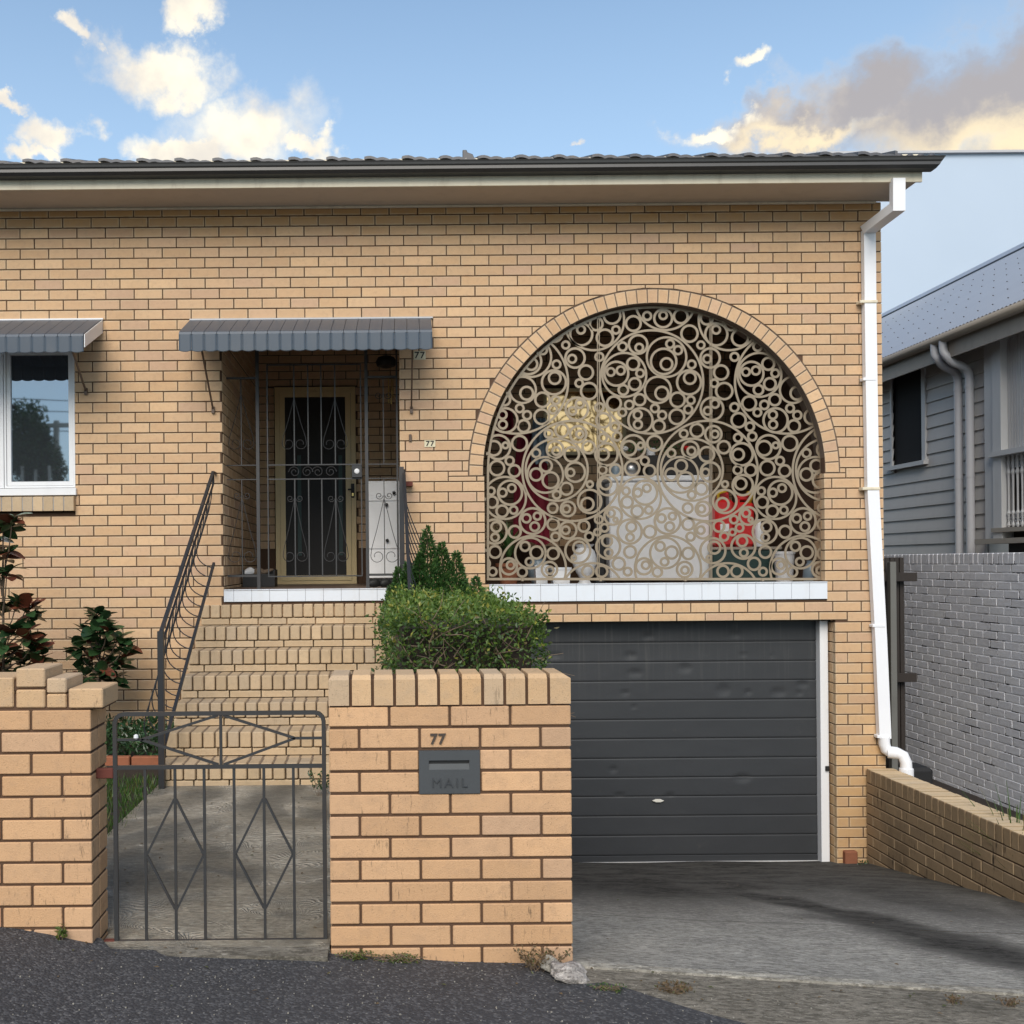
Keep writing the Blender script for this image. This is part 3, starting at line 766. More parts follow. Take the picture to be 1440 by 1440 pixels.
# small fascia stub right of the pipe with a screw
# roof: individual concrete tiles in courses
xRoof = PXx(1268, 225, 8.0); pitch = R(19)
tm = MB()
TW, TL = .30, .33
npr = 13
pr = []
for k in range(npr):
    q = k/(npr-1)
    pr.append((q*TW, .034*q**1.0*0 + .012*abs(math.sin(q*math.pi*3)) + .030*(1-q)))
for (yy, dz) in ((0, 0), (TL+.05, 0)):
    tm.v += [(p[0]-.0, yy*math.cos(pitch), yy*math.sin(pitch)+p[1]+dz) for p in pr]
    tm.v += [(p[0]-.0, yy*math.cos(pitch), yy*math.sin(pitch)+p[1]-.022) for p in pr]
for k in range(npr-1):
    tm.f.append((k, k+1, 2*npr+k+1, 2*npr+k)); tm.f.append((npr+k, k+npr+1, k+1, k)); tm.f.append((3*npr+k, 3*npr+k+1, npr+k+1, npr+k))
tm.f.append((0, 2*npr, 3*npr, npr)); tm.f.append((npr-1, 2*npr-1, 4*npr-1, 3*npr-1))
tme = tm.mesh('roof_tile', M['tileroof'], 'auto')
zr0 = gz1 + .018
roofbase = MB(); roofbase.quadbox([(-9, gyf+.09, zr0-.045), (xRoof, gyf+.09, zr0-.045), (xRoof, 9, zr0-.045), (-9, 9, zr0-.045), (-9, gyf+.09, zr0-.03), (xRoof, gyf+.09, zr0-.03), (xRoof, 4.2, zr0+math.tan(pitch)*4.2-.03), (-9, 4.2, zr0+math.tan(pitch)*4.2-.03)])
roof = roofbase.build('roof', M['tileroof'], house)
for row in range(6):
    for i in range(28):
        x = xRoof - (i+1)*TW + (row % 2)*0
        if x < -4.6: break
        o = link('roof_tile', tme, roof, loc=(x, gyf+.055+row*TL*math.cos(pitch), zr0+row*TL*math.sin(pitch)+.004+rnd.uniform(0, .006)), rot=(rnd.uniform(-.01, .01), rnd.uniform(-.012, .012), rnd.uniform(-.01, .01)))
m = MB(); m.quadbox([(xRoof, gyf+.07, zr0-.04), (xRoof+.02, gyf+.07, zr0-.04), (xRoof+.02, 4, zr0-.04), (xRoof, 4, zr0-.04), (xRoof, gyf+.07, zr0+.055), (xRoof+.02, gyf+.07, zr0+.05), (xRoof+.02, 4, zr0+1.4), (xRoof, 4, zr0+1.4)])
m.build('verge_capping', M['tileroof'], roof)
m = MB()   # low tiles between the gutter end and the verge
for i in range(4):
    x = xRoof+.03+i*.085; m.tube([(x, gyf+.06, zr0+.0), (x, gyf+.5, zr0+.02)], .028, 8)
m.build('tile_roll', M['tileroof'], roof, smooth=True)
# broken bit of tile standing up near the middle
m = MB(); q = P(656, 214, 8.3); m.prism([(q.x-.03, q.z-.06), (q.x+.07, q.z-.06), (q.x+.05, q.z-.015), (q.x+.01, q.z+.0), (q.x+.0, q.z+.02), (q.x-.03, q.z+.02)], q.y, q.y+.04, .004); m.build('bird_guard', M['tileroof'], roof)

# downpipe
dp = MB()
def rtube(mb, pts, w, d):      # rectangular tube along pts (frontal width w, depth d)
    b = len(mb.v); N = len(pts)
    for p in pts:
        p = Vector(p); mb.v += [(p.x-w/2, p.y-d/2, p.z), (p.x+w/2, p.y-d/2, p.z), (p.x+w/2, p.y+d/2, p.z), (p.x-w/2, p.y+d/2, p.z)]
    for i in range(N-1):
        for k in range(4):
            k2 = (k+1) % 4; mb.f.append((b+i*4+k, b+i*4+k2, b+i*4+4+k2, b+i*4+4+k))
    mb.f.append((b, b+3, b+2, b+1)); e = b+(N-1)*4; mb.f.append((e, e+1, e+2, e+3))
pipe = MB()
yt = gyf+.11
tp = P(1262, 252, D0+yt); tq = P(1262, 298, D0+yt)
rtube(pipe, [tp, tq], .098, .06)
w0 = P(1221, 329, D0-.05); wA = Vector((w0.x, -.04, w0.z))
b = len(pipe.v)
hw = .049
for p, dz in ((Vector((tq.x, yt, tq.z)), 0), (wA, 0)):
    pipe.v += [(p.x-hw, p.y-.03, p.z-.0), (p.x+hw, p.y-.03, p.z-.0), (p.x+hw, p.y+.03, p.z+.075), (p.x-hw, p.y+.03, p.z+.075)]
pipe.f += [(b, b+1, b+5, b+4), (b+1, b+2, b+6, b+5), (b+2, b+3, b+7, b+6), (b+3, b, b+4, b+7), (b, b+3, b+2, b+1), (b+4, b+5, b+6, b+7)]
segs = [P(1221, 324, D0-.04), P(1222, 430, D0-.04), P(1223.5, 535, D0-.04), P(1226, 690, D0-.04), P(1237, 900, D0-.04), P(1243, 1038, D0-.04)]
rtube(pipe, segs, .098, .058)
pp = pipe.build('downpipe', M['pvc'], house)
m = MB()
for (u, v) in ((1223.5, 424), (1227, 687)):
    q = P(u, v, D0-.07); m.bbox(q.x-.085, q.x+.063, -.076, -.002, q.z-.012, q.z+.012, .003)
m.build('pipe_clip', M['cream'], pp)
for (u, v) in ((1222.8, 533), (1236, 880), (1242.6, 1036)):
    q = P(u, v, D0-.07); onebox('pipe_joiner', M['pvc'], pp, q.x-.053, q.x+.053, -.073, -.008, q.z-.012, q.z+.012)
m = MB()
pts = [P(1243, 1036, D0-.04), P(1243.5, 1046, D0-.04), P(1246, 1054, D0-.04), P(1252, 1057.5, D0-.06), P(1262, 1059, D0-.09), P(1270, 1063, D0-.12), P(1274, 1072, D0-.13), P(1274.5, 1084, D0-.13), P(1276, 1100, D0-.13), P(1276, 1130, D0-.13)]
m.tube(pts, .046, 14); m.tube([pts[7]+Vector((0, 0, .02)), pts[7]-Vector((0, 0, .055))], .056, 14); m.tube([pts[3]+Vector((-.02, 0, 0)), pts[4]], .050, 14)
m.build('pipe_elbow', M['pvc'], pp, smooth='auto')

# --------------------------------------------------------------- window left
wn = MB(); zt_, zb_ = PZ(50, 490), PZ(50, 686)
xr_ = PXx(106, 600)-.004
fr = MB(); fy0, fy1 = -.012, .06
def frame_rect(mb, x0, x1, z0, z1, w, y0, y1):
    mb.box(x0, x0+w, y0, y1, z0, z1); mb.box(x1-w, x1, y0, y1, z0, z1); mb.box(x0+w, x1-w, y0, y1, z1-w, z1); mb.box(x0+w, x1-w, y0, y1, z0, z0+w)
xm = PXx(6, 600)
frame_rect(fr, xm, xr_, zb_, zt_, .016, -.004, .05); frame_rect(fr, -4.4, xm-.006, zb_, zt_, .016, -.004, .05)
window = fr.build('window', M['white'], house)
fr = MB(); frame_rect(fr, xm+.019, xr_-.019, zb_+.019, zt_-.02, .034, .004, .045); fr.build('sash', M['white'], window)
fr = MB(); frame_rect(fr, -4.3, xm-.025, zb_+.019, zt_-.02, .034, .004, .045); fr.build('sash', M['white'], window)
onebox('pane', M['glass'], window, xm+.05, xr_-.05, .022, .028, zb_+.05, zt_-.05, c=0)
onebox('pane', M['glass'], window, -4.3, xm-.055, .022, .028, zb_+.05, zt_-.05, c=0)
onebox('window_ledge', M['white'], window, -4.4, xr_+.012, -.03, .05, PZ(50, 697), PZ(50, 687), c=.003)
x = xr_; zz1, zz0 = PZ(50, 697)-.003, PZ(50, 719)
x -= .001
while x > -4.2:
    m = MB(); q = [(-.0385, 0), (.0385, 0)]
    m.quadbox([(x-.078, -.055, zz0), (x, -.055, zz0), (x, .05, zz0), (x-.078, .05, zz0), (x-.078, -.055, zz1-.012), (x, -.055, zz1-.012), (x, .05, zz1+.004), (x-.078, .05, zz1+.004)])
    m.build('sill_brick', M['step'], window); x -= .0865
onebox('sill_joints', M['mortar_grey'], window, -4.2, xr_-.003, -.050, .05, zz0+.003, zz1-.014, c=0)

# --------------------------------------------------------------- awnings
def awning(u0b, u1b, vb, u0f, u1f, vf, vv, Df, nsl, name, label, ub0=0.0, clipx=None, whiteend=False):
    aw = None
    pb0, pb1 = P(u0b, vb, D0), P(u1b, vb, D0); pf0, pf1 = P(u0f, vf, Df), P(u1f, vf, Df)
    zb = (pb0.z+pb1.z)/2; zf = (pf0.z+pf1.z)/2; zv = PZ((u0f+u1f)/2, vv, Df)
    st = MB(); st.box(pb0.x, pb1.x+.015, -.02, -.002, zb-.006, zb+.006)
    aw = st.build('awning', M['pipe_grey'] if name == 'door' else M['white'], house, label=label)
    for i in range(nsl):
        a0, a1 = i/nsl, (i+1)/nsl
        xb0, xb1 = pb0.x+(pb1.x-pb0.x)*a0, pb0.x+(pb1.x-pb0.x)*a1; xf0, xf1 = pf0.x+(pf1.x-pf0.x)*a0, pf0.x+(pf1.x-pf0.x)*a1
        m = MB(); g = .0022; e = .004
        yb, yf = -.012, Df-D0
        # slat top (raised pan with lapped seam), bend, valance with scallop
        def seg(xa, xb): return [xa+g*.3, xa+g, xb-g, xb-g*.3]
        rowx = [seg(xb0, xb1), seg(xf0, xf1)]
        P3 = []
        nseg = 8
        for (xx, y, z) in ((rowx[0], yb, zb-.004), (rowx[1], yf+.03, zf+.012), (rowx[1], yf+.008, zf), (rowx[1], yf, zf-.02)):
            P3.append([(xx[0], y+e, z-e), (xx[1], y, z), (xx[2], y, z), (xx[3], y+e, z-e)])
        b0 = len(m.v)
        for r_ in P3: m.v += r_
        for r_ in range(3):
            for k in range(3): m.f.append((b0+r_*4+k, b0+(r_+1)*4+k, b0+(r_+1)*4+k+1, b0+r_*4+k+1))
        # valance
        b1 = len(m.v); xx = rowx[1]
        for k in range(nseg+1):
            q = k/nseg; x_ = xx[0]+(xx[3]-xx[0])*q; yy = yf + (e if k in (0, nseg) else 0)
            m.v += [(x_, yy, zf-.02), (x_, yy, zv+.010*(2*q-1)**2)]
        for k in range(nseg): m.f.append((b1+2*k, b1+2*k+1, b1+2*k+3, b1+2*k+2))
        # underside skin
        me_n = len(m.v); m.v += [(v[0], v[1]+.004, v[2]-.004) for v in m.v]
        fs = list(m.f); m.f += [tuple(i_+me_n for i_ in f_)[::-1] for f_ in fs]
        m.build('awning_slat', M['awn'], aw)
    return aw, (pb0, pb1, pf0, pf1, zb, zf, zv)
aw1, k1 = awning(267, 606, 448.5, 251, 608, 465, 492.5, 8.08, 20, 'door', 'slate blue slatted metal awning over the porch steps')
aw2, k2 = awning(-68, 143, 450, -101, 117, 470, 496, 8.02, 12, 'window', 'slate blue slatted metal awning over the white window')
# white end gusset of the window awning
pb0, pb1, pf0, pf1, zb, zf, zv = k2
m = MB(); xg = pf1.x+.004; b = 0
m.v = [(pb1.x+.004, -.004, zb-.006), (pf1.x+.004, 8.02-D0+.01, zf-.004), (pf1.x+.004, 8.02-D0+.01, zf-.105), (pb1.x+.004, -.004, zb-.115)]
m.v += [(v[0]+.006, v[1], v[2]) for v in m.v]; m.f = [(0, 1, 2, 3), (7, 6, 5, 4), (0, 4, 5, 1), (1, 5, 6, 2), (2, 6, 7, 3), (3, 7, 4, 0)]
m.build('end_gusset', M['white'], aw2)
def strut(aw, a_, b_, w=.014):
    m = MB(); m.bar(a_, b_, w); m.box(b_.x-.012, b_.x+.012, b_.y-.006, b_.y+.02, b_.z-.035, b_.z+.02); m.build('strut', M['bronze'], aw)
strut(aw1, P(283, 488, 8.12), P(299.5, 575, D0-.02)); strut(aw1, P(580, 488, 8.12), P(578.5, 575, D0-.02)); strut(aw2, P(102, 494, 8.06), P(120.5, 549, D0-.02))
m = MB(); m.box(k1[0].x+.03, k1[1].x-.03, 8.1-D0+.02, 8.1-D0+.04, k1[5]-.03, k1[5]-.012); m.build('awning_rail', M['bronze'], aw1)

# --------------------------------------------------------------- front door
DD = 10.90
d0, d1 = P(387, 814, DD), P(500.5, 544, DD)
m = MB(); x0, x1, z0, z1 = PXx(387, 680, DD), PXx(500.5, 680, DD), ZDK, PZ(440, 544, DD)
frame_rect(m, x0, x1, z0-.02, z1, .05, DB-.05, DB+.05); fd = m.build('door_frame', M['doorframe'], house)
m = MB(); xa_, xb_ = PXx(397, 680, DD), PXx(492, 680, DD); zc_ = PZ(440, 552, DD)
frame_rect(m, x0+.053, x1-.053, z0+.034, z1-.053, .055, DB-.06, DB-.03); sd = m.build('security_door', M['doorframe'], fd)
onebox('fly_mesh', M['darkmesh'], fd, x0+.10, x1-.10, DB-.045, DB-.04, z0+.08, z1-.10, c=0)
onebox('door_leaf', M['darkmesh'], house, x0+.04, x1-.04, DB+.06, DB+.1, z0, z1-.04, c=0)
for u in (421, 479):
    m = MB(); xx = PXx(u, 700, DD); m.box(xx-.02, xx+.02, DB-.048, DB-.0465, PZ(u, 640, DD), z0+.3)
    m.build('leaded_strip', M['greenbox'], fd)
hq = P(496, 690, DD)
m = MB(); m.bbox(hq.x-.018, hq.x+.018, DB-.075, DB-.058, hq.z-.075, hq.z+.075, .004); m.tube([(hq.x-.05, DB-.1, hq.z+.01), (hq.x, DB-.1, hq.z+.01), (hq.x, DB-.07, hq.z+.01)], .009, 8); m.build('lever_handle', M['black'], fd)
m = MB(); m.bbox(hq.x-.01, hq.x+.012, DB-.085, DB-.076, hq.z-.06, hq.z-.025, .003); m.build('lock_cylinder', M['brass'], fd)

# --------------------------------------------------------------- porch grille
DGr = 8.85; yG = DGr-D0
def G(u, v): q = P(u, v, DGr); return Vector((q.x, yG, q.z))
zg0, zgt = ZDK-.002, PZ(440, 500, DGr)
gr = MB()
xp = [PXx(317.5, 680, DGr), PXx(363, 680, DGr), PXx(516, 680, DGr), PXx(559, 680, DGr)]
for i, x in enumerate(xp): gr.box(x-(.014 if i in (1, 2) else .008), x+(.014 if i in (1, 2) else .008), yG-.014, yG+.014, zg0, zgt+.1)
grille = gr.build('porch_grille', M['irongrey'], house, label='grey wrought iron security grille with scrolls across the porch')
zt1 = PZ(440, 531, DGr); zm1, zm2 = PZ(440, 653.5, DGr), PZ(440, 673.5, DGr); zl = PZ(440, 809, DGr)
m = MB()
for (a_, b_) in ((xp[0], xp[1]-.014), (xp[2]+.014, xp[3])):
    for z, w in ((zt1, .009), (zm1, .004), (zm2, .004), (zl, .010)):
        m = MB(); m.box(a_, b_, yG-.008, yG+.008, z-w, z+w); m.build('side_rail', M['irongrey'], grille)
def spiral(c, r, turns, a0, sgn, n=22, r1=.25):
    out = []
    for i in range(n+1):
        q = i/n; an = a0+sgn*turns*2*math.pi*q; rr = r*(1-q*(1-r1)); out.append(Vector((c[0]+rr*math.cos(an), c[1], c[2]+rr*math.sin(an))))
    return out
def scroll_pair(mb, x, z, r, up_):
    # two curls either side of a bar, opening up or down
    for s in (-1, 1):
        a0 = (-math.pi/2 if up_ else math.pi/2)
        mb.tube(spiral((x+s*r*1.25, yG, z), r, 1.35, (math.pi if s > 0 else 0), (1 if s > 0 else -1)*(1 if up_ else -1)*1.0), .0032, 5)
def vee(mb, x, zap, zend, hw_, up_):
    # splayed wires from the apex, then a curl back to the bar
    for s in (-1, 1):
        pts = [Vector((x, yG, zap)), Vector((x+s*hw_*.55, yG, zap+(zend-zap)*.55)), Vector((x+s*hw_*.92, yG, zap+(zend-zap)*.86)), Vector((x+s*hw_, yG, zend))]
        r = hw_*.5; d = 1 if zend > zap else -1
        for i in range(1, 17):
            q = i/16; an = q*2*math.pi*1.05; rr = r*(1-.55*q)
            cx, cz = x+s*(hw_-r), zend
            pts.append(Vector((cx+s*rr*math.cos(an), yG, cz+d*rr*math.sin(an))))
        mb.tube(pts, .0030, 5)
gate_b = [376.5, 395, 414.5, 434, 452.5, 472, 490.5, 509]
m = MB(); gx_a, gx_b = PXx(376, 680, DGr), PXx(509, 680, DGr)
zgb, zgt2 = PZ(440, 811, DGr), PZ(440, 512, DGr)
frame_rect(m, gx_a, gx_b, zgb, zgt2, .010, yG-.008, yG+.008)
for z in (zm1, zm2): m.box(gx_a+.010, gx_b-.010, yG-.006, yG+.006, z-.005, z+.005)
m.build('gate_frame', M['irongrey'], grille)
for i, u in enumerate((414.5, 434, 452.5, 472)):
    x = PXx(u, 680, DGr)
    for (a_, b_) in ((zgb+.01, zm2-.005), (zm1+.005, zgt2-.01)):
        m = MB(); m.bar((x, yG, a_), (x, yG, b_), .010); m.build('bar', M['irongrey'], grille)
m = MB()
for u in (414.5, 472):
    x = PXx(u, 680, DGr); vee(m, x, PZ(u, 560, DGr), PZ(u, 624, DGr), .105, False); vee(m, x, PZ(u, 700, DGr), PZ(u, 782, DGr), .105, False); scroll_pair(m, x, PZ(u, 701, DGr), .032, True)
zc = (zm1+zm2)/2
for k, u in enumerate((414, 432, 447, 465)):
    s = 1 if k % 2 else -1; x = PXx(u, 663, DGr); m.tube(spiral((x, yG, zc), .05, 1.5, 0 if s > 0 else math.pi, s), .003, 5)
m.build('scrollwork', M['irongrey'], grille)
m = MB()
for u, u2 in ((340, 0), (540, 0)):
    x = PXx(u, 680, DGr)
    m.bar((x, yG, zl), (x, yG, zm2), .008); m.bar((x, yG, zm1), (x, yG, zt1), .008)
    vee(m, x, PZ(u, 700, DGr), PZ(u, 782, DGr), .12, False); scroll_pair(m, x, PZ(u, 697, DGr), .034, True); vee(m, x, PZ(u, 555, DGr), PZ(u, 624, DGr), .11, False) if u < 400 else scroll_pair(m, x, PZ(u, 556, DGr), .034, True)
m.build('side_scrollwork', M['irongrey'], grille)
m = MB(); q = G(502, 663); m.bbox(q.x-.045, q.x+.045, yG-.03, yG+.02, q.z-.055, q.z+.055, .004); lb = m.build('lock_box', M['iron'], grille)
m = MB(); m.lathe([(.022, 0), (.022, .006), (.012, .010)], n=16); o = m.build('lock_face', M['white'], grille); o.location = (q.x, yG-.03, q.z); o.rotation_euler = (R(90), 0, 0)

# --------------------------------------------------------------- ring screen in the arch
DS = 8.70; yS = DS-D0; SS = F/DS
def S(u, v): q = P(u, v, DS); return (q.x, q.z)
base = [(185,212,120),(235,395,62),(95,495,118),(-45,270,397),(455,315,108),(630,220,65),(832,250,128),(832,212,62),(1055,225,102),(858,15,397),(1165,443,118),(1310,587,60),(1385,250,92),(1505,452,155),(1502,393,65),(-15,320,95),
(685,1055,668),(318,607,68),(515,580,132),(530,620,63),(875,740,264),(838,795,176),(875,828,89),(920,573,64),(1020,652,66),(340,965,292),(240,950,166),(170,928,63),(295,910,66),(452,825,91),(540,945,63),(473,1080,89),(328,1155,75),(765,1155,180),(815,1197,96),
(1193,833,64),(1160,1060,167),(1170,1005,89),(535,1280,86),(1015,1280,106),(1182,1285,63),(403,1345,68),(728,1388,64),(1150,1402,66),(1427,752,137),(1390,762,65),(1565,935,105),(1480,1070,62),(1605,1170,118),(25,737,65),
(1450,1395,157),(1488,1330,66),(1395,1420,63),(25,1375,67),(210,1325,102),(315,1440,63),(545,1540,168),(510,1470,66),(513,1593,66),(820,1475,66),(778,1613,89),(1005,1495,108),(77,1538,105),(220,1620,67),(250,1743,67),
(1395,2180,648),(1260,1668,97),(1092,1710,64),(1467,1715,118),(1488,1715,60),(1195,2165,407),(1175,1910,120),(1190,1928,65),(935,1955,66),(1050,2230,240),(1060,2115,89),(935,2225,91),(1118,2298,116),(1385,1970,107),(1430,2195,138),(1370,2200,63),
(1318,2405,91),(1195,2482,63),(1600,1880,92),(70,1760,65),(115,1970,156),(73,1972,86),(65,2168,66),(228,2170,86),(130,2360,143),(105,2342,86),(1615,2348,53),(1612,2565,163),(1583,2600,93),(455,1880,167),(400,1893,106),(547,1857,51),(725,1830,109),
(600,2053,66),(660,2180,87),(440,2145,106),(540,2522,280),(605,2455,167),(510,2455,66),(627,2398,63),(365,2435,61),(378,2575,86),(505,2690,87),(650,2675,62),(1145,2650,76),(1338,2660,107),(1318,2660,61),(890,2815,177),(812,2780,67),(950,2753,60),
(917,2885,70),(1150,2855,87),(665,2950,90),(410,2948,168),(430,2888,76),(415,3020,62),(200,2750,126),(172,2715,63),(230,2798,40),(90,2900,63),(18,2795,63),(137,3140,166),(122,3068,79),(143,3215,63),(415,3205,89),(272,3355,92),(385,3455,64),
(590,3388,117),(612,3372,63),(760,3460,73),(895,3420,432),(862,3220,207),(795,3135,72),(940,3213,92),(852,3330,63),(1150,3225,87),(1105,3428,112),(1110,3437,61),(1180,3012,66),(1338,2930,121),(1310,2930,63),(1462,3190,173),(1480,3150,91),(1412,3280,42),
(1538,2880,84),(0,2955,55),(1605,3010,66),(1650,3745,412),(1590,3450,86),(55,3450,86)]
EA, EB, EU, EV = 236.0, 233.5, 920.5, 664.0; UL, UR, VBt = 684.5, 1156.5, 816.0
def inside(u, v, mg=0.0):
    if v > VBt-mg: return False
    if v > EV: return UL+mg < u < UR-mg
    return ((u-EU)/(EA-mg))**2+((v-EV)/(EB-mg))**2 < 1
rings = []
PER = 190.0
for (cx, cy, r) in base:
    for k in (-2, -1, 0, 1, 2):
        u, v, rr = 840+cx/9+k*PER, 420+cy/9, r/9
        if u+rr < UL or u-rr > UR: continue
        w = 3.35 if rr < 20 else 3.1
        N = max(18, min(96, int(rr*2.4)+8)); segs_ = []
        for i in range(N):
            am_ = 2*math.pi*(i+.5)/N
            segs_.append(inside(u+(rr-w/2)*math.cos(am_), v-(rr-w/2)*math.sin(am_), 1.4))
        cnt = sum(segs_)
        if cnt < 3: continue
        rings.append((rr*cnt/N, u, v, rr, w, N, segs_))
rings.sort(key=lambda t_: -t_[0])
def ring_geo(mb, u, v, rr, w, N, segs_, dy=0.0):
    c = S(u, v); ro, ri = rr/SS, (rr-w)/SS; y0, y1 = yS-.003+dy, yS+.003+dy
    b = len(mb.v)
    for i in range(N):
        an = 2*math.pi*i/N; cc, ss = math.cos(an), math.sin(an)
        mb.v += [(c[0]+ro*cc, y0, c[1]+ro*ss), (c[0]+ri*cc, y0, c[1]+ri*ss), (c[0]+ri*cc, y1, c[1]+ri*ss), (c[0]+ro*cc, y1, c[1]+ro*ss)]
    for i in range(N):
        if not segs_[i]: continue
        j_ = (i+1) % N; p_, q_ = b+i*4, b+j_*4
        mb.f += [(p_, q_, q_+1, p_+1), (p_+1, q_+1, q_+2, p_+2), (p_+3, p_+2, q_+2, q_+3), (p_, p_+3, q_+3, q_)]
# frame of the three panels
m = MB()
outl = [(UL, VBt)] + [(UL, v) for v in (760, 700)] + [(EU-EA*math.cos(a_), EV-EB*math.sin(a_)) for a_ in [math.pi*i/48 for i in range(49)]] + [(UR, v) for v in (700, 760)] + [(UR, VBt)]
inl = []
for (u, v) in outl:
    if v >= EV-.01: inl.append((u+3.2 if u < 900 else u-3.2, v if v < VBt else VBt-3.2))
    else: inl.append((EU+(u-EU)*(EA-3.2)/EA, EV+(v-EV)*(EB-3.2)/EB))
def band(mb, o_, i_, y0, y1):
    b = len(mb.v); n_ = len(o_)
    for (p_, q_) in zip(o_, i_):
        a_, c_ = S(*p_), S(*q_); mb.v += [(a_[0], y0, a_[1]), (c_[0], y0, c_[1]), (c_[0], y1, c_[1]), (a_[0], y1, a_[1])]
    for i in range(n_-1):
        p_, q_ = b+i*4, b+i*4+4; mb.f += [(p_, p_+1, q_+1, q_), (p_+1, p_+2, q_+2, q_+1), (p_+3, q_+3, q_+2, p_+2), (p_, q_, q_+3, p_+3)]
band(m, outl, inl, yS-.006, yS+.004)
band(m, [(UL, VBt), (UR, VBt)], [(UL+3, VBt-3.4), (UR-3, VBt-3.4)], yS-.0055, yS+.0045)
screen = m.build('ring_screen', M['screen'], house, label='taupe laser cut metal screen of overlapping rings filling the arch')
for u, vt in ((841.3, 0), (999.5, 0)):
    top_v = EV-EB*math.sqrt(1-((u-EU)/EA)**2)+2
    for s in (-1, 1):
        m = MB(); a_, b_ = S(u+s*1.25, VBt-3.5), S(u+s*1.25, top_v); m.quadbox([(a_[0]-.0032, yS-.006, a_[1]), (a_[0]+.0032, yS-.006, a_[1]), (a_[0]+.0032, yS+.02, a_[1]), (a_[0]-.0032, yS+.02, a_[1]), (b_[0]-.0032, yS-.006, b_[1]), (b_[0]+.0032, yS-.006, b_[1]), (b_[0]+.0032, yS+.02, b_[1]), (b_[0]-.0032, yS+.02, b_[1])])
        m.build('panel_stile', M['screen'], screen)
for k, t_ in enumerate(rings[:300]):
    m = MB(); ring_geo(m, *t_[1:], dy=(k % 5)*.00022); m.build('ring', M['screen'], screen)
m = MB()
for k, t_ in enumerate(rings[300:]): ring_geo(m, *t_[1:], dy=.0012+(k % 3)*.0002)
m.build('ring', M['screen'], screen, kind='stuff')
for (u, v) in ((925, 427), (808, 457), (756, 497), (713, 553), (685, 638), (682, 702), (683, 774), (735, 815), (845, 815), (964, 815), (1073, 815), (1158, 735), (1158, 790), (1156, 646), (1124, 545), (1077, 491), (1018, 453)):
    q = P(u, v, DS-.01); m = MB(); m.bbox(q.x-.010, q.x+.010, yS-.012, yS+.03, q.z-.014, q.z+.014, .002); m.build('fixing_lug', M['screen'], screen)

# --------------------------------------------------------------- garage door
YGd = 8.80-D0
seams = [874-4, 902.5, 930, 957, 984, 1011, 1038, 1065.5, 1092.5, 1119, 1146.5, 1174, 1202, 1214]
dents = [(495,178,28,16),(65,268,34,12),(415,268,30,16),(435,348,36,16),(665,325,32,20),(895,170,28,16),(840,427,32,26),(955,437,16,12),(1095,437,34,18),(1205,400,28,16),(1190,440,16,12),(335,792,20,12),(930,832,40,18),(365,910,22,8),(595,910,20,8),(430,503,12,6),(935,265,20,6),(1065,268,18,6),(390,440,24,8)]
dents = [(PXx(760+a_/3.273, 840+b_/3.273, 8.8), PZ(760+a_/3.273, 840+b_/3.273, 8.8), c_/3.273/163.6, d_/3.273/163.6) for a_, b_, c_, d_ in dents]
gd = onebox('garage_door', M['black'], house, gx0-.1, gx1-.05, YGd+.012, YGd+.03, ZG-.1, gar[3]+.05, c=0, label='charcoal garage door of wide horizontal slats with dents')
xg1 = PXx(1150, 1050, 8.8)
for a_, b_ in zip(seams, seams[1:]):
    z1_, z0_ = PZ(1000, a_, 8.8)-.0025, PZ(1000, b_, 8.8)+.0025
    m = MB(); nx_ = 170; zs_ = [0, .045, .09, .2, .32, .44, .56, .68, .8, .91, .955, 1]; nz_ = len(zs_)-1
    for j in range(nz_+1):
        q = zs_[j]; z = z0_+(z1_-z0_)*q
        for i in range(nx_+1):
            x = gx0-.1+(xg1-gx0+.1)*i/nx_; dy = 0
            if j in (0, nz_): dy += .003
            for (X, Z, A, B) in dents:
                d2 = ((x-X)/A)**2+((z-Z)/B)**2
                if d2 < 3: dy += .0075*math.exp(-d2*d2*1.2)
            dy += .0012*math.sin(x*3.1+z*7)+.001*mn.noise(Vector((x*4, z*9, 0)))
            m.v.append((x, YGd+dy, z))
    for j in range(nz_):
        for i in range(nx_): b = j*(nx_+1)+i; m.f.append((b, b+1, b+nx_+2, b+nx_+1))
    m.build('door_slat', M['charcoal'], gd, smooth='auto')
onebox('bottom_seal', M['trimgrey'], gd, gx0, xg1, YGd-.012, YGd+.02, ZG+.012, ZG+.026, c=0)
q = P(926, 1126.5, 8.78); m = MB(); m.prism([(q.x-.05, q.z), (q.x-.02, q.z-.013), (q.x+.02, q.z-.013), (q.x+.05, q.z), (q.x+.02, q.z+.013), (q.x-.02, q.z+.013)], YGd-.02, YGd, .004); m.build('door_handle', M['handle'], gd)
m = MB(); a_, b_ = PXx(1149, 880, 8.70), PXx(1164, 880, 8.70)
x_a = (PXx(1148, 880, 8.72)+PXx(1157, 1205, 8.72))/2; x_b = (PXx(1160, 880, 8.72)+PXx(1168, 1205, 8.72))/2
m.bbox(x_a+.01, x_b+.01, 8.72-D0, YGd+.02, ZG+.012, gar[3]-.002, .003); gj = m.build('door_jamb', M['white'], gd)
m = MB(); q = P(1162, 1081, 8.70); m.bbox(q.x-.002, q.x+.03, 8.70-D0, 8.72-D0, q.z-.02, q.z+.02, .003); m.build('latch', M['black'], gd)
onebox('lintel_shadow_bar', M['black'], gd, gx0, gx1, .09, YGd+.02, gar[3]-.012, gar[3]-.001, c=0)
m = MB(); q = P(1196, 1208, D0-.02); m.bbox(q.x-.055, q.x+.05, -.05, .01, q.z-.06, q.z+.07, .008); m.build('patch_brick', M['terracotta'], house)

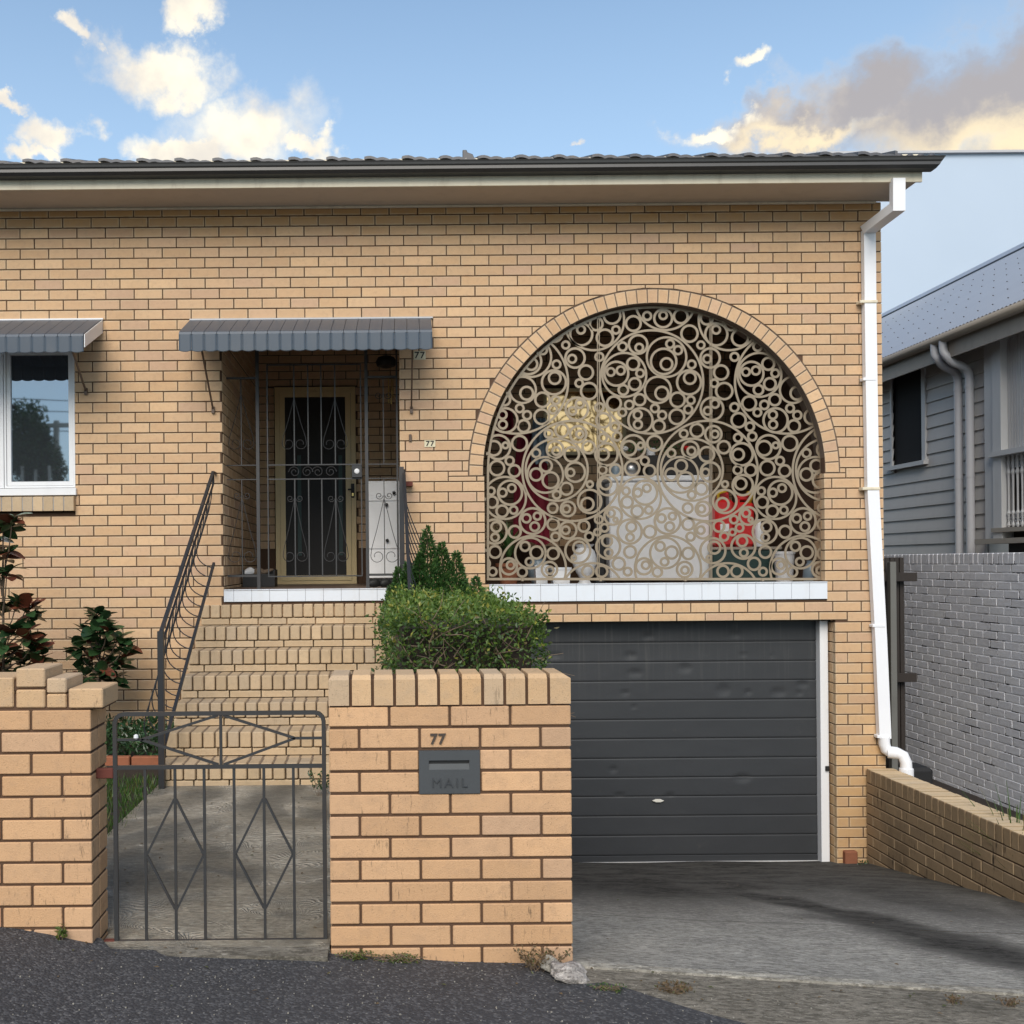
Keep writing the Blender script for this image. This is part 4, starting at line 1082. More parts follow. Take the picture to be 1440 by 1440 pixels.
# --------------------------------------------------------------- door bell, numbers
font_cache = {}
def text_mesh(txt, size, depth, mat, name, parent, loc, bold=.0, xs=1.0, wide=1.0):
    cu = bpy.data.curves.new('t', 'FONT'); cu.body = txt; cu.size = size; cu.extrude = depth; cu.align_x = 'CENTER'; cu.align_y = 'CENTER'; cu.offset = bold; cu.space_character = wide
    o = bpy.data.objects.new('t', cu); C.objects.link(o); bpy.context.view_layer.update()
    me = bpy.data.meshes.new_from_object(o.evaluated_get(bpy.context.evaluated_depsgraph_get())); bpy.data.objects.remove(o)
    me.materials.clear(); me.materials.append(mat)
    for v in me.vertices: v.co = Vector((v.co.x*xs, -v.co.z, v.co.y))
    return link(name, me, parent, loc=loc)
for (u, v, w_, h_, nm) in ((590, 500, 17, 12, 1), (604.5, 624, 15.5, 9.5, 2)):
    q = P(u, v, D0); onebox('number_plate', M['plate'], house, q.x-w_/2/167.3, q.x+w_/2/167.3, -.006, .0, q.z-h_/2/167.3, q.z+h_/2/167.3, c=.001, label='small ivory house number plate reading 77')
    text_mesh('77', h_/167.3*1.05, .0015, M['number_black'], 'house_number', house, (q.x, -.0075, q.z), bold=.0012, xs=1.1, wide=1.15)
q = P(577, 616, D0); onebox('door_bell', M['bronze'], house, q.x-.012, q.x+.012, -.02, -.001, q.z-.03, q.z+.03, c=.004)
q = P(577.5, 680, D0)

# ================================================================== STEPS
steps = thing('brick_steps', 'seven brick steps with rowlock treads rising to the porch', 'steps', (-.75, -1, zp))
SX0, SX1 = -1.555, .12
def toloc(o, th):   # reparent offsets: objects built in world space under a moved empty
    return o
rise = .1682; tr = .276
core = MB()
steploc = Vector((-.75, -1, zp))
nstep = 7
ztop = PZ(420, 849.5)
for k in range(nstep):
    z1 = ztop - k*rise; yfr = -.015 - k*tr; ybk = yfr+tr
    core.box(SX0+.004, SX1-.004, yfr+.035, ybk+(.05 if k else .0)+.03, (z1-rise-.0) if k < nstep-1 else zp-.05, z1-.004)
core_o = core.build('step_core', M['step_mortar'], steps); core_o.location = -steploc
rb = MB(); rb.bbox(-.038, .038, 0, .19, -.108, 0, .006); rbm = rb.mesh('tread_brick', M['step'])
for k in range(nstep):
    z1 = ztop - k*rise; yfr = -.02 - k*tr
    if k == 0: yfr = -.028
    x = SX0 + .040 + rnd.uniform(0, .01)
    while x < SX1+.02:
        o = link('tread_brick', rbm, steps, loc=Vector((x, yfr-.012+rnd.uniform(-.0025, .0025), z1+rnd.uniform(-.0015, .0015)))-steploc, rot=(rnd.uniform(-.008, .008), rnd.uniform(-.01, .01), rnd.uniform(-.008, .008))); x += .0864
    # tread back infill bricks
    if k:
        x = SX0 + .04
        m2 = _cache.get('infill')
        if m2 is None:
            mm = MB(); mm.bbox(-.038, .038, 0, .10, -.05, 0, .004); m2 = mm.mesh('tread_infill', M['step']); _cache['infill'] = m2
        while x < SX1:
            link('tread_brick', m2, steps, loc=Vector((x, yfr+.186, z1-.003))-steploc); x += .0864
    # riser strip
    x = SX0 + .01 - rnd.choice((0, .12)); zr1 = z1-.108-.008; zr0_ = z1-rise+.003
    while x < SX1:
        a_, b_ = max(x, SX0), min(x+.23, SX1); x += .24
        if b_-a_ < .03: continue
        m = MB(); m.prism(rect(a_, zr0_, b_, zr1), yfr-.002, yfr+.05, .003); o = m.build('riser_brick', M['step'], steps); o.location = -steploc

# ================================================================== HANDRAILS
def handrail(X0, X1, label, bulge, side):
    """X0 at the foot, X1 at the wall"""
    y0, y1 = 6.86-D0, 8.48-D0
    h = thing('handrail', label, 'handrail', (X0, y0, zp)); L = Vector((X0, y0, zp))
    def Q(t_, z): return Vector((X0+(X1-X0)*t_, y0+(y1-y0)*t_, z))-L
    zt0, zt1 = PZ(227, 890, 6.86), PZ(299, 664, 8.48); zl0, zl1 = PZ(226, 1062, 6.86), PZ(302, 792, 8.48)
    m = MB(); a_, b_ = Q(0, zt0), Q(1, zt1)
    m.tube([a_, b_], .017, 4); m.build('top_rail', M['iron'], h)
    m = MB(); a2, b2 = Q(0.0, zt0-.10), Q(1, zt1-.10); m.tube([a2, b2], .010, 4); m.build('mid_rail', M['iron'], h)
    m = MB(); a3, b3 = Q(0, zl0), Q(1, zl1); m.tube([a3, b3], .015, 4); m.build('bottom_rail', M['iron'], h)
    m = MB(); m.box(-.02, .02, -.02, .02, -.02, zt0-zp+.012); m.build('newel_post', M['iron'], h)
    m = MB(); m.bar(b_, b_+Vector((0, .12, 0)), .02); m.bar(b_, Q(1, zt1-.10), .018)
    m.build('wall_bracket', M['iron'], h)
    for i in range(17):
        t_ = (i+.5)/17; zu = zt0+(zt1-zt0)*t_-.10; zd = zl0+(zl1-zl0)*t_
        pts = []
        for k in range(17):
            q = k/16; bz = zu+(zd-zu)*(1-(1-q)**1.45)
            pts.append(Q(t_, bz)+Vector((bulge*math.sin(math.pi*q**1.7), 0, 0)))
        m = MB(); m.tube(pts, .0045, 5); m.build('baluster', M['iron'], h)
    return h
handrail(PXx(227, 1000, 6.86), PXx(300, 700, 8.48), 'dark iron handrail with bellied balusters on the open left side of the steps', -.13, -1)
h2 = handrail(.172, .160, 'dark iron handrail on the right of the steps, partly behind the conical shrub', .14, 1)
# taller end post of the right handrail
m = MB(); q0 = P(566, 833, 8.45); q1 = P(565, 660, 8.45); m.box(q0.x-.02, q0.x+.02, q0.y-.02, q0.y+.02, q0.z-.3, q1.z+.02)
o = m.build('end_post', M['iron'], h2); o.location = -Vector(h2.location)
m = MB(); q = P(572, 680, 8.50); m.box(q.x-.03, q.x+.05, -.09, -.002, q.z-.018, q.z+.018); o = m.build('wall_bracket', M['rust'], h2); o.location = -Vector(h2.location)

# ================================================================== FRONT WALLS
def wall_thing(name, label, x0, x1, y0, y1, zb, zt, right_face=False):
    w = thing(name, label, 'brick wall', ((x0+x1)/2, y0, zb+.2)); L = Vector(w.location)
    m = MB(); m.box(x0+.004, x1-.004, y0+.008, y1-.008, zb, zt-.004); o = m.build('wall_core', M['mortar'], w); o.location = -L
    return w, L
# right pillar wall with letter box
DF = 4.0
fx0, fx1 = (PXx(460, 950, DF)+PXx(467, 1340, DF))/2, (PXx(800, 950, DF)+PXx(808, 1350, DF))/2
zc0 = PZ(630, 992, DF)      # underside of coping
w2, L2 = wall_thing('front_wall', 'cream brick wall with letter box, number 77 and rowlock coping between gate and driveway', fx0, fx1, YF, YF+.22, zstreet(fx1)-.15, zc0+.10)
W = fx1-fx0; ph = W/4
mailr = (PXx(588.5, 1085, DF), PZ(632, 1116.5, DF), PXx(675.5, 1085, DF), PZ(632, 1054.5, DF))
pv = .0857
for r_ in range(13):
    z1 = zc0 - .005 - r_*pv; z0 = z1-pv+.011
    e = [0, ph, 2*ph, 3*ph, W] if r_ % 2 == 0 else [0, ph/2, 1.5*ph, 2.5*ph, 3.5*ph, W]
    for i, (a_, b_) in enumerate(zip(e, e[1:])):
        xa_ = fx0 + a_ + (.0 if i == 0 else .005); xb_ = fx0+b_-(.0 if b_ == W else .005)
        for p in cut_rects((xa_, z0, xb_, z1), [mailr]):
            if p[2]-p[0] < .03: continue
            m = MB(); m.bbox(p[0], p[2], YF+rnd.uniform(-.002, .002), YF+.11, p[1], p[3], .0035); o = m.build('brick', M['fence'], w2); o.location = -L2
    for xs_ in (fx0, fx1):    # end faces: header depth behind the front brick
        m = MB(); m.bbox(xs_ if xs_ == fx0 else xs_-.1, xs_+.1 if xs_ == fx0 else xs_, YF+.121, YF+.22, z0, z1, .0035); o = m.build('brick', M['fence'], w2); o.location = -L2
zcap0 = zc0+.003; zcap1 = PZ(630, 948.5, DF)
x = fx0; i = 0; wc = W/11
while i < 11:
    m = MB(); xa_, xb_ = fx0+i*wc+(.0 if i == 0 else .006), fx0+(i+1)*wc-(.0 if i == 10 else .006)
    y0_ = YF-.004+rnd.uniform(-.002, .002); m.quadbox([(xa_, y0_, zcap0), (xb_, y0_, zcap0), (xb_, YF+.23, zcap0), (xa_, YF+.23, zcap0), (xa_+(.012 if i == 0 else .001), y0_+.016, zcap1), (xb_-(.03 if i == 10 else .001), y0_+.016, zcap1), (xb_-(.03 if i == 10 else .001), YF+.225, zcap1), (xa_+(.012 if i == 0 else .001), YF+.225, zcap1)])
    # straight lower body with a splayed top arris
    m = MB(); lo, hi = zcap0, zcap1
    ring = lambda z, e0, ef, e1: [(xa_+e0, y0_+ef, z), (xb_-e1, y0_+ef, z), (xb_-e1, YF+.228-ef, z), (xa_+e0, YF+.228-ef, z)]
    lv = [ring(lo, 0, 0, 0), ring(hi-.018, 0, 0, 0), ring(hi-.002, .012 if i == 0 else .0015, .016, .028 if i == 10 else .0015), ring(hi, .016 if i == 0 else .004, .022, .032 if i == 10 else .004)]
    for rr_ in lv: m.v += rr_
    for a_ in range(3):
        for k in range(4): m.f.append((a_*4+k, a_*4+(k+1) % 4, a_*4+4+(k+1) % 4, a_*4+4+k))
    m.f.append((12, 13, 14, 15)); m.f.append((3, 2, 1, 0))
    o = m.build('coping_brick', M['fcap'], w2); o.location = -L2; i += 1
m = MB(); m.box(fx0+.01, fx1-.02, YF+.010, YF+.215, zc0-.01, zcap1-.018); o = m.build('coping_joints', M['mortar'], w2); o.location = -L2
# letter box
mx0, mz0, mx1, mz1 = mailr
sx0, sx1 = PXx(603, 1075, DF), PXx(660, 1075, DF); sz0, sz1 = PZ(632, 1082, DF), PZ(632, 1069, DF)
m = MB(); yb = YF-.004
m.box(mx0+.002, sx0, yb, yb+.05, mz0+.002, mz1-.002); m.box(sx1, mx1-.002, yb, yb+.05, mz0+.002, mz1-.002); m.box(sx0, sx1, yb, yb+.05, mz0+.002, sz0); m.box(sx0, sx1, yb, yb+.05, sz1, mz1-.002)
lbx = m.build('letter_box', M['letterbox'], w2, label='slate grey metal letter box plate set in the wall, embossed MAIL'); lbx.location = -L2
m = MB(); m.quadbox([(sx0, yb+.001, sz0), (sx1, yb+.001, sz0), (sx1, yb+.009, sz0), (sx0, yb+.009, sz0), (sx0, yb+.006, sz0+.022), (sx1, yb+.006, sz0+.022), (sx1, yb+.009, sz0+.022), (sx0, yb+.009, sz0+.022)])
m.build('mail_flap', M['letterbox'], lbx)
m = MB(); m.box(sx0, sx1, yb+.0095, yb+.011, sz0, sz1); m.build('slot_back', M['black'], lbx)
q = P(632, 1101, DF); text_mesh('MAIL', .052, .0035, M['lettering'], 'raised_lettering', lbx, (q.x, yb-.0015, q.z), bold=-.0004, xs=1.05, wide=1.28)
q = P(615.5, 1039.5, DF); o = text_mesh('77', .056, .002, M['number_brown'], 'house_number', w2, Vector((q.x, YF-.005, q.z))-L2, bold=.0016, xs=1.02, wide=1.12)

# left pillar
lx1 = (PXx(128, 1100, DF)+PXx(130, 1290, DF))/2
w1, L1 = wall_thing('front_wall', 'cream brick pillar wall left of the gate with an uneven broken cap', -4.0, lx1, YF, YF+.22, EZ-1.62, PZ(60, 998, DF)+.02)
zc1 = PZ(60, 998, DF)
J0 = PXx(43, 1012, DF)
for r_ in range(12):
    z1 = zc1-.004-r_*pv; z0 = z1-pv+.010
    xj = J0 if r_ % 2 == 0 else PXx(86.5, 1043, DF)
    e = []; x = xj
    while x > -2.4: e.append(x); x -= .2395
    e = sorted(e+[lx1]); e = [e[0]-.2395]+e
    for a_, b_ in zip(e, e[1:]):
        m = MB(); m.bbox(a_+.005, b_-(.005 if b_ != lx1 else 0), YF+rnd.uniform(-.002, .002), YF+.105, z0, z1, .0035); o = m.build('brick', M['fence'], w1); o.location = -L1
    yj = YF+.105 if r_ % 2 == 0 else YF+.105
    m = MB(); m.bbox(lx1-.2, lx1, YF+.114, YF+.225, z0, z1, .0035); o = m.build('brick', M['fence'], w1); o.location = -L1
def capb(u0, u1, v0, v1, y0=0, y1=.225, dz=0):
    m = MB(); a_, b_ = P(u0, v1, DF), P(u1, v0, DF); m.bbox(a_.x, b_.x, YF+y0, YF+y1, a_.z, b_.z, .005); o = m.build('cap_brick', M['fcap'], w1); o.location = -L1
capb(-70, 18.5, 953, 996); capb(22.5, 63, 940, 967, 0, .225); capb(22.5, 63, 970, 996); capb(65.5, 93, 954, 975); capb(65.5, 93, 976, 996); capb(97, 145, 968, 996, -.006, .225); capb(-160, -74, 953, 996)
m = MB(); a_, b_ = P(-100, 996, DF), P(143, 972, DF); m.box(a_.x, b_.x, YF+.012, YF+.21, a_.z-.01, b_.z-.01); a_, b_ = P(-20, 972, DF), P(90, 958, DF); m.box(a_.x, b_.x, YF+.012, YF+.21, a_.z, b_.z); o = m.build('cap_joints', M['mortar'], w1); o.location = -L1

# ================================================================== GATE
DGt = 4.08; yg = DGt-D0
gt = thing('iron_gate', 'low grey iron gate with two diamonds below a truss top', 'gate', (PXx(310, 1325, DGt), yg, PZ(310, 1327, DGt))); LG = Vector(gt.location)
def GG(u, v): q = P(u, v, DGt); return Vector((q.x, yg, q.z))
def gpart(name, lst):
    m = MB()
    for it in lst:
        pts, w = it[0], it[1]
        if len(pts) == 2: m.bar(pts[0], pts[1], w)
        else: m.tube(pts, w*.7071, 4)
    o = m.build(name, M['gateiron'], gt); o.location = -LG; return o
zT, zM, zBt = GG(310, 1003).z, GG(310, 1078).z, GG(310, 1324).z
xL, xRr = (GG(163, 1020).x+GG(160, 1320).x)/2+.004, (GG(456, 1020).x+GG(457, 1320).x)/2
def H(x, z): return Vector((x, yg, z))
rr_ = .035
out_ = [H(xL, zBt), H(xL, zT-rr_)]+[H(xL+rr_-rr_*math.cos(a_), zT-rr_+rr_*math.sin(a_)) for a_ in (R(30), R(60))]+[H(xL+rr_, zT), H(xRr-rr_, zT)]+[H(xRr-rr_+rr_*math.sin(a_), zT-rr_+rr_*math.cos(a_)) for a_ in (R(30), R(60))]+[H(xRr, zT-rr_), H(xRr, zBt)]
gpart('gate_frame', [(out_, .016)]); gpart('bottom_rail', [((H(xL-.01, zBt), H(xRr+.005, zBt)), .018)]); gpart('middle_rail', [((H(xL, zM), H(xRr, zM)), .015)])
xc = GG(310.6, 1040).x; xl2, xr2 = GG(199, 1040).x, GG(855-440, 1039).x
xl2 = GG(199, 1040).x; xr2 = GG(415, 1038).x; zmid = GG(310, 1039).z
gpart('truss_brace', [((H(xc-.01, zT-.008), H(xl2, zmid)), .010), ((H(xl2, zmid), H(xc-.01, zM+.008)), .010), ((H(xc+.01, zT-.008), H(xr2, zmid)), .010), ((H(xr2, zmid), H(xc+.01, zM+.008)), .010), ((H(xL, zmid), H(xl2, zmid)), .010), ((H(xr2, zmid), H(xRr, zmid)), .010), ((H(xc, zT), H(xc, zM)), .011)])
xb = [GG(u, 1200).x for u in (205, 247, 288, 330, 372, 413.5)]
for x in xb: gpart('bar', [((H(x, zBt), H(x, zM)), .0105)])
for c_ in (1, 4):
    zt_, zc_, zb2 = GG(247, 1124).z, GG(247, 1202).z, GG(247, 1278).z
    gpart('diamond', [((H(xb[c_]-.004, zt_), H(xb[c_-1]+.004, zc_)), .009), ((H(xb[c_-1]+.004, zc_), H(xb[c_]-.004, zb2)), .009), ((H(xb[c_]+.004, zt_), H(xb[c_+1]-.004, zc_)), .009), ((H(xb[c_+1]-.004, zc_), H(xb[c_]+.004, zb2)), .009)])
m = MB(); m.bbox(xL-.075, xL-.006, yg-.012, yg+.012, GG(160, 1087).z-.02, GG(160, 1087).z+.02, .003); m.bbox(xL-.05, xL-.006, yg-.015, yg+.015, zBt-.018, zBt+.012, .003); o = m.build('hinge', M['rust'], gt); o.location = -LG
m = MB(); q = GG(193, 1037); m.lathe([(.004, -.004), (.010, .002), (.009, .012), (.002, .016)], c=(q.x, yg-.02, q.z), n=10); o = m.build('cap_knob', M['white'], gt); o.location = -LG

# ================================================================== PLANTS
def add_leaf(mb, c, d, nrm, L, w, fold=.25):
    d = d.normalized(); s = d.cross(nrm)
    if s.length < 1e-4: s = d.orthogonal()
    s.normalize(); n_ = s.cross(d); b = len(mb.v)
    mb.v += [tuple(c), tuple(c+d*L*.5+s*w*.5+n_*w*fold*.5), tuple(c+d*L+n_*-.05*L), tuple(c+d*L*.5-s*w*.5+n_*w*fold*.5)]
    mb.f += [(b, b+1, b+2), (b, b+2, b+3)]
def rv(): 
    while True:
        v = Vector((rnd.uniform(-1, 1), rnd.uniform(-1, 1), rnd.uniform(-1, 1)))
        if .1 < v.length < 1: return v.normalized()
# box hedge
hx0, hx1, hy0, hy1 = PXx(546, 900, 5.0), PXx(770, 900, 5.0), 5.0-D0, 7.4-D0
hzt = PZ(650, 862, 5.0); hz0 = EZ-1.0
hedge = thing('box_hedge', 'clipped green box hedge behind the letter box wall', 'hedge', ((hx0+hx1)/2, (hy0+hy1)/2, hz0)); LH = Vector(hedge.location)
top = MB(); side = MB()
from mathutils import noise as mn
def bulge_(p): return mn.noise(p*3.2)*.06 + mn.noise(p*9)*.03
for i in range(15000):
    f_ = rnd.random()
    if f_ < .42: p = Vector((rnd.uniform(hx0, hx1), hy0+(hy1-hy0)*rnd.random(), hzt)); n_ = Vector((0, 0, 1)); tgt = top
    elif f_ < .78: p = Vector((rnd.uniform(hx0, hx1), hy0, hzt-(hzt-hz0)*rnd.random()**1.2)); n_ = Vector((0, -1, 0)); tgt = side
    elif f_ < .89: p = Vector((hx0, rnd.uniform(hy0, hy1), rnd.uniform(hz0, hzt))); n_ = Vector((-1, 0, 0)); tgt = side
    else: p = Vector((hx1, rnd.uniform(hy0, hy1), rnd.uniform(hz0, hzt))); n_ = Vector((1, 0, 0)); tgt = side
    # round the arrises
    ex = min(p.x-hx0, hx1-p.x); 
    if f_ < .42: p.z -= .05*max(0, 1-ex/.10)**2 + .05*max(0, 1-(p.y-hy0)/.12)**2
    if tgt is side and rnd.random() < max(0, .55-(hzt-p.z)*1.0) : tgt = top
    if tgt is side and f_ < .78 and mn.noise(p*5) < -.15 and rnd.random() < .75: continue
    p = p + n_*(bulge_(p)+rnd.uniform(-.07, .02)+(rnd.random()**6)*.08)
    dd = (rv()+n_*.7).normalized(); L_ = rnd.uniform(.018, .034); add_leaf(tgt, p-LH, dd, rv(), L_, L_*.55)
top.build('sunlit_foliage' if False else 'top_foliage', M['hedge'], hedge); side.build('side_foliage', M['hedge_shade'], hedge)
m = MB()
for i in range(90):
    p = Vector((rnd.uniform(hx0+.05, hx1-.05), hy0+rnd.uniform(.0, .05), rnd.uniform(hz0, hzt-.08))); d = Vector((rnd.uniform(-1, 1), rnd.uniform(-.25, .1), rnd.uniform(.0, .8))).normalized(); pts = [p-LH]
    for k in range(4): d = (d+rv()*.35).normalized(); pts.append(pts[-1]+d*rnd.uniform(.03, .07)*Vector((1, .3, 1)).length/1.4)
    m.tube(pts, [.004, .0035, .003, .002, .0015], 4)
m.build('twigs', M['twig'], hedge)
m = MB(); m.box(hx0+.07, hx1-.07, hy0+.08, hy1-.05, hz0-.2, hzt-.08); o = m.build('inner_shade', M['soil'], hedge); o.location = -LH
# raised bed under the hedge
bed = thing('planter_wall', 'low brick planter wall holding the hedge beside the driveway', 'planter wall', (.35, -1.5, zp))
m = MB(); m.box(.02-.35, .56-.35, YF+.23+1.5, -.02+1.5, -.8, .45); m.build('planter_core', M['soil'], bed)
for r_ in range(12):
    for i in range(18):
        y0_ = YF+.24+i*.24+(r_ % 2)*.12
        if y0_ > -.25: continue
        b_ = MB(); b_.bbox(.56-.35, .60-.35, y0_+1.5, y0_+.23+1.5, -.6+r_*.0862, -.6+r_*.0862+.076, .003); b_.build('brick', M['retain'], bed)
# conical shrub
def leaf_cloud(mb, pts_fn, n, L0, L1, outb=.7):
    for i in range(n):
        p, nn = pts_fn(); add_leaf(mb, p, (rv()+nn*outb+Vector((0, 0, .4))).normalized(), rv(), rnd.uniform(L0, L1), rnd.uniform(L0, L1)*.5)
cb_ = P(618, 900, 7.85); apex = P(601, 744, 7.85)
cs = thing('conical_shrub', 'tall pointed dark green shrub between the handrail and the arch', 'shrub', (cb_.x, cb_.y, hz0)); LC = Vector(cs.location)
spires = [(560, 798, .26, .17, 860), (549, 826, .15, .14, 870), (575, 812, .25, .24, 870), (601, 742, .50, .24, 838), (574, 792, .28, .22, 860), (642, 776, .34, .22, 860), (622, 764, .4, .27, 850), (668, 812, .2, .2, 860), (556, 820, .2, .15, 860), (590, 782, .3, .26, 870), (652, 816, .2, .26, 870), (690, 836, .1, .12, 860)]
m = MB(); st = MB()
for (u, v, h_, w_, vb) in spires:
    ap = P(u, v, 7.85); bz = PZ(u, vb+20, 7.85); H_ = ap.z-bz; yo = rnd.uniform(-.12, .12)
    n_ = int(6500*H_*w_*2.2)
    for i in range(n_):
        q = rnd.random()**.75; an = rnd.uniform(0, 6.283); rad = w_*(q*.95+.03)*(.75+.3*mn.noise(Vector((an*1.5, q*6, u))))*math.sqrt(rnd.uniform(.3, 1.15))
        p = Vector((ap.x+rad*math.cos(an), ap.y+yo+rad*math.sin(an), ap.z-H_*q)); nn = Vector((math.cos(an), math.sin(an), .9))
        L_ = rnd.uniform(.022, .040); add_leaf(m, p-LC, (nn+rv()*.7).normalized(), rv(), L_, L_*.45)
    st.tube([Vector((ap.x, ap.y+yo, bz-.5))-LC, Vector((ap.x, ap.y+yo, ap.z-.05))-LC], [.015, .004], 5)
m.build('foliage', M['cone'], cs); st.build('stem', M['bark'], cs)
# magnolias with single large leaves
ll = MB()
def big_leaf_mesh(mat):
    m = MB(); n_ = 6; 
    for i in range(n_+1):
        q = i/n_; w = .5*math.sin(math.pi*min(1, q*.93+.04))**.8*.60; z = -.18*q*q
        m.v += [(-w, q, z+.10*w*2), (0, q, z), (w, q, z+.10*w*2)]
    for i in range(n_):
        for k in range(2): m.f.append((i*3+k, i*3+k+1, i*3+3+k+1, i*3+3+k))
    return m.mesh('leaf', mat, True)
LM, LR_ = big_leaf_mesh(M['magn']), big_leaf_mesh(M['magred'])
def magnolia(base, tips, label, Lf, red):
    tng = thing('magnolia_shrub', label, 'shrub', base, group='magnolia shrubs against the house wall'); B = Vector(base)
    m = MB()
    m.tube([(0, 0, 0), (.01, .0, (max(t_.z for t_, _ in tips)-B.z)*.95)], [.016, .005], 6); m.build('trunk', M['bark'], tng)
    lf = []
    for tip, k in tips:
        m = MB(); z0 = (tip.z-B.z)*.72; m.tube([(0, 0, z0), (tip.x-B.x)*Vector((.6, 0, 0))+(tip.y-B.y)*Vector((0, .6, 0))+Vector((0, 0, (z0+tip.z-B.z)/2-.02)), tip-B], [.007, .005, .004], 5); m.build('branch', M['bark'], tng)
        for i in range(k):
            an = i*2.4+rnd.uniform(-.3, .3); elev = rnd.uniform(-.3, .9)
            d = Vector((math.cos(an)*math.cos(elev), math.sin(an)*math.cos(elev), math.sin(elev)))
            o = link('leaf', LR_ if rnd.random() < red else LM, tng)
            X_ = d.cross(Vector((0, 0, 1))); X_ = X_.normalized() if X_.length > .01 else Vector((1, 0, 0)); Z_ = X_.cross(d)
            rl = rnd.uniform(-.7, .7); X2 = X_*math.cos(rl)+Z_*math.sin(rl); Z2 = X2.cross(d); s = Lf*rnd.uniform(.75, 1.15)
            pos = tip-B-Vector((0, 0, i*.006))
            o.matrix_local = Matrix(((X2.x*s, d.x*s, Z2.x*s, pos.x), (X2.y*s, d.y*s, Z2.y*s, pos.y), (X2.z*s, d.z*s, Z2.z*s, pos.z), (0, 0, 0, 1)))
def tp_(u, v, D, k): return (P(u, v, D), k)
DMg = 8.05
tips = [(136, 858), (123, 888), (152, 880), (112, 900), (168, 895), (178, 907), (140, 905), (125, 925), (155, 925), (108, 912), (170, 925), (140, 940), (150, 900), (118, 945), (165, 950), (132, 875), (143, 868)]
magnolia(tuple(P(140, 1040, DMg)), [tp_(u, v, DMg+rnd.uniform(-.14, .14), 14) for u, v in tips], 'small dark leaved magnolia by itself against the bricks right of the pillar', .13, .06)
tips = [(5, 735), (18, 728), (-5, 760), (8, 775), (-15, 740), (5, 850), (25, 842), (40, 850), (15, 880), (38, 890), (50, 905), (5, 905), (20, 915), (35, 925), (55, 930), (0, 935), (20, 945), (-20, 900), (-25, 860), (45, 862), (-15, 930), (10, 800), (-20, 800), (58, 915)]
magnolia(tuple(P(5, 1040, 7.6)), [tp_(u, v, 7.6+rnd.uniform(-.15, .15), 12) for u, v in tips], 'taller magnolia at the left edge with rusty brown leaves', .14, .34)
# dark low plants in the bed
m = MB()
for i in range(2600):
    x = rnd.uniform(-2.9, -1.66); y = rnd.uniform(7.45-D0, -.15); h_ = zp+.08+rnd.uniform(0, .20)*(.4+.6*mn.noise(Vector((x*3, y*3, 0)))**2+.4)
    add_leaf(m, Vector((x, y, h_)), rv()+Vector((0, 0, .5)), rv(), rnd.uniform(.03, .08), .022)
m.build('bed_plants', M['magn'], kind='stuff')
# weeds at the foot of the walls
def weed(name, label, c, n_, r, h_, mat, L0=.012, L1=.022, stems=10, cat='weed'):
    w = thing(name, label, cat, tuple(c)); m = MB(); s_ = MB()
    for i in range(stems):
        an = rnd.uniform(0, 6.28); d = Vector((math.cos(an)*r, math.sin(an)*r*.5, h_*rnd.uniform(.6, 1))); b0 = Vector((rnd.uniform(-r, r)*.6, rnd.uniform(-r, r)*.2, 0))
        pts = [b0, b0+d*.5+Vector((0, 0, .01)), b0+d*rnd.uniform(.8, 1)]; s_.tube(pts, [.0016, .0013, .0008], 4)
        for k in range(n_//stems):
            q = rnd.uniform(.25, 1); p = b0+d*q+rv()*.008; add_leaf(m, p, rv()+Vector((0, 0, .3)), rv(), rnd.uniform(L0, L1), rnd.uniform(L0, L1)*.5)
    m.build('leaves', mat, w); s_.build('stems', M['twig'], w); return w
def gz(u, v, D): q = P(u, v, D); return Vector((q.x, q.y, q.z))
yw = YF-.03
def gp(x, y=yw): return Vector((x, y, zstreet(x)-.002))
weed('weed', 'small green weed growing at the foot of the left pillar', gp(PXx(86, 1300, DF)), 36, .02, .06, M['green2'], .02, .03, 5)
weed('weed', 'dry brown weed beside the pale rock at the wall end', gp(PXx(765, 1375, 3.9), YF-.07), 260, .085, .10, M['dry'], .012, .022, 26)
weed('weed', 'green moss like weed along the foot of the letter box wall', gp(PXx(500, 1345, DF)), 300, .05, .02, M['green2'], .008, .014, 40)
weed('weed', 'low weed with reddish stems near the wall foot middle', gp(PXx(560, 1350, DF)), 330, .075, .022, M['green2'], .008, .014, 40)
weed('weed', 'bright green tuft on the apron near the rock', Vector((PXx(858, 1412, 3.75), 3.78-D0, zstreet(.85))), 120, .05, .018, M['grass'], .01, .016, 20)
weed('weed', 'brown dry weed on the apron edge', Vector((PXx(950, 1412, 3.78), 3.80-D0, zstreet(1.1))), 200, .07, .03, M['dry'], .01, .018, 20)
weed('weed', 'small dry weed farther along the apron kerb', Vector((PXx(1350, 1428, 3.8), 3.86-D0, zstreet(2.1))), 80, .035, .025, M['dry'], .01, .015, 12)
weed('weed', 'dry weed at the right end of the apron kerb', Vector((PXx(1432, 1425, 3.8), 3.86-D0, zstreet(2.3))), 80, .035, .04, M['dry'], .01, .015, 12)
weed('weed', 'small dark plant creeping in at the gate post beside the lowest step', Vector((PXx(452, 1110, 6.6), 6.6-D0, zp)), 120, .06, .18, M['magn'], .02, .035, 10)
weed('weed', 'little weed by the terracotta brick at the garage corner', Vector((PXx(1212, 1222, 8.5), 8.5-D0, ZG+.0)), 40, .05, .12, M['magn'], .02, .035, 6)
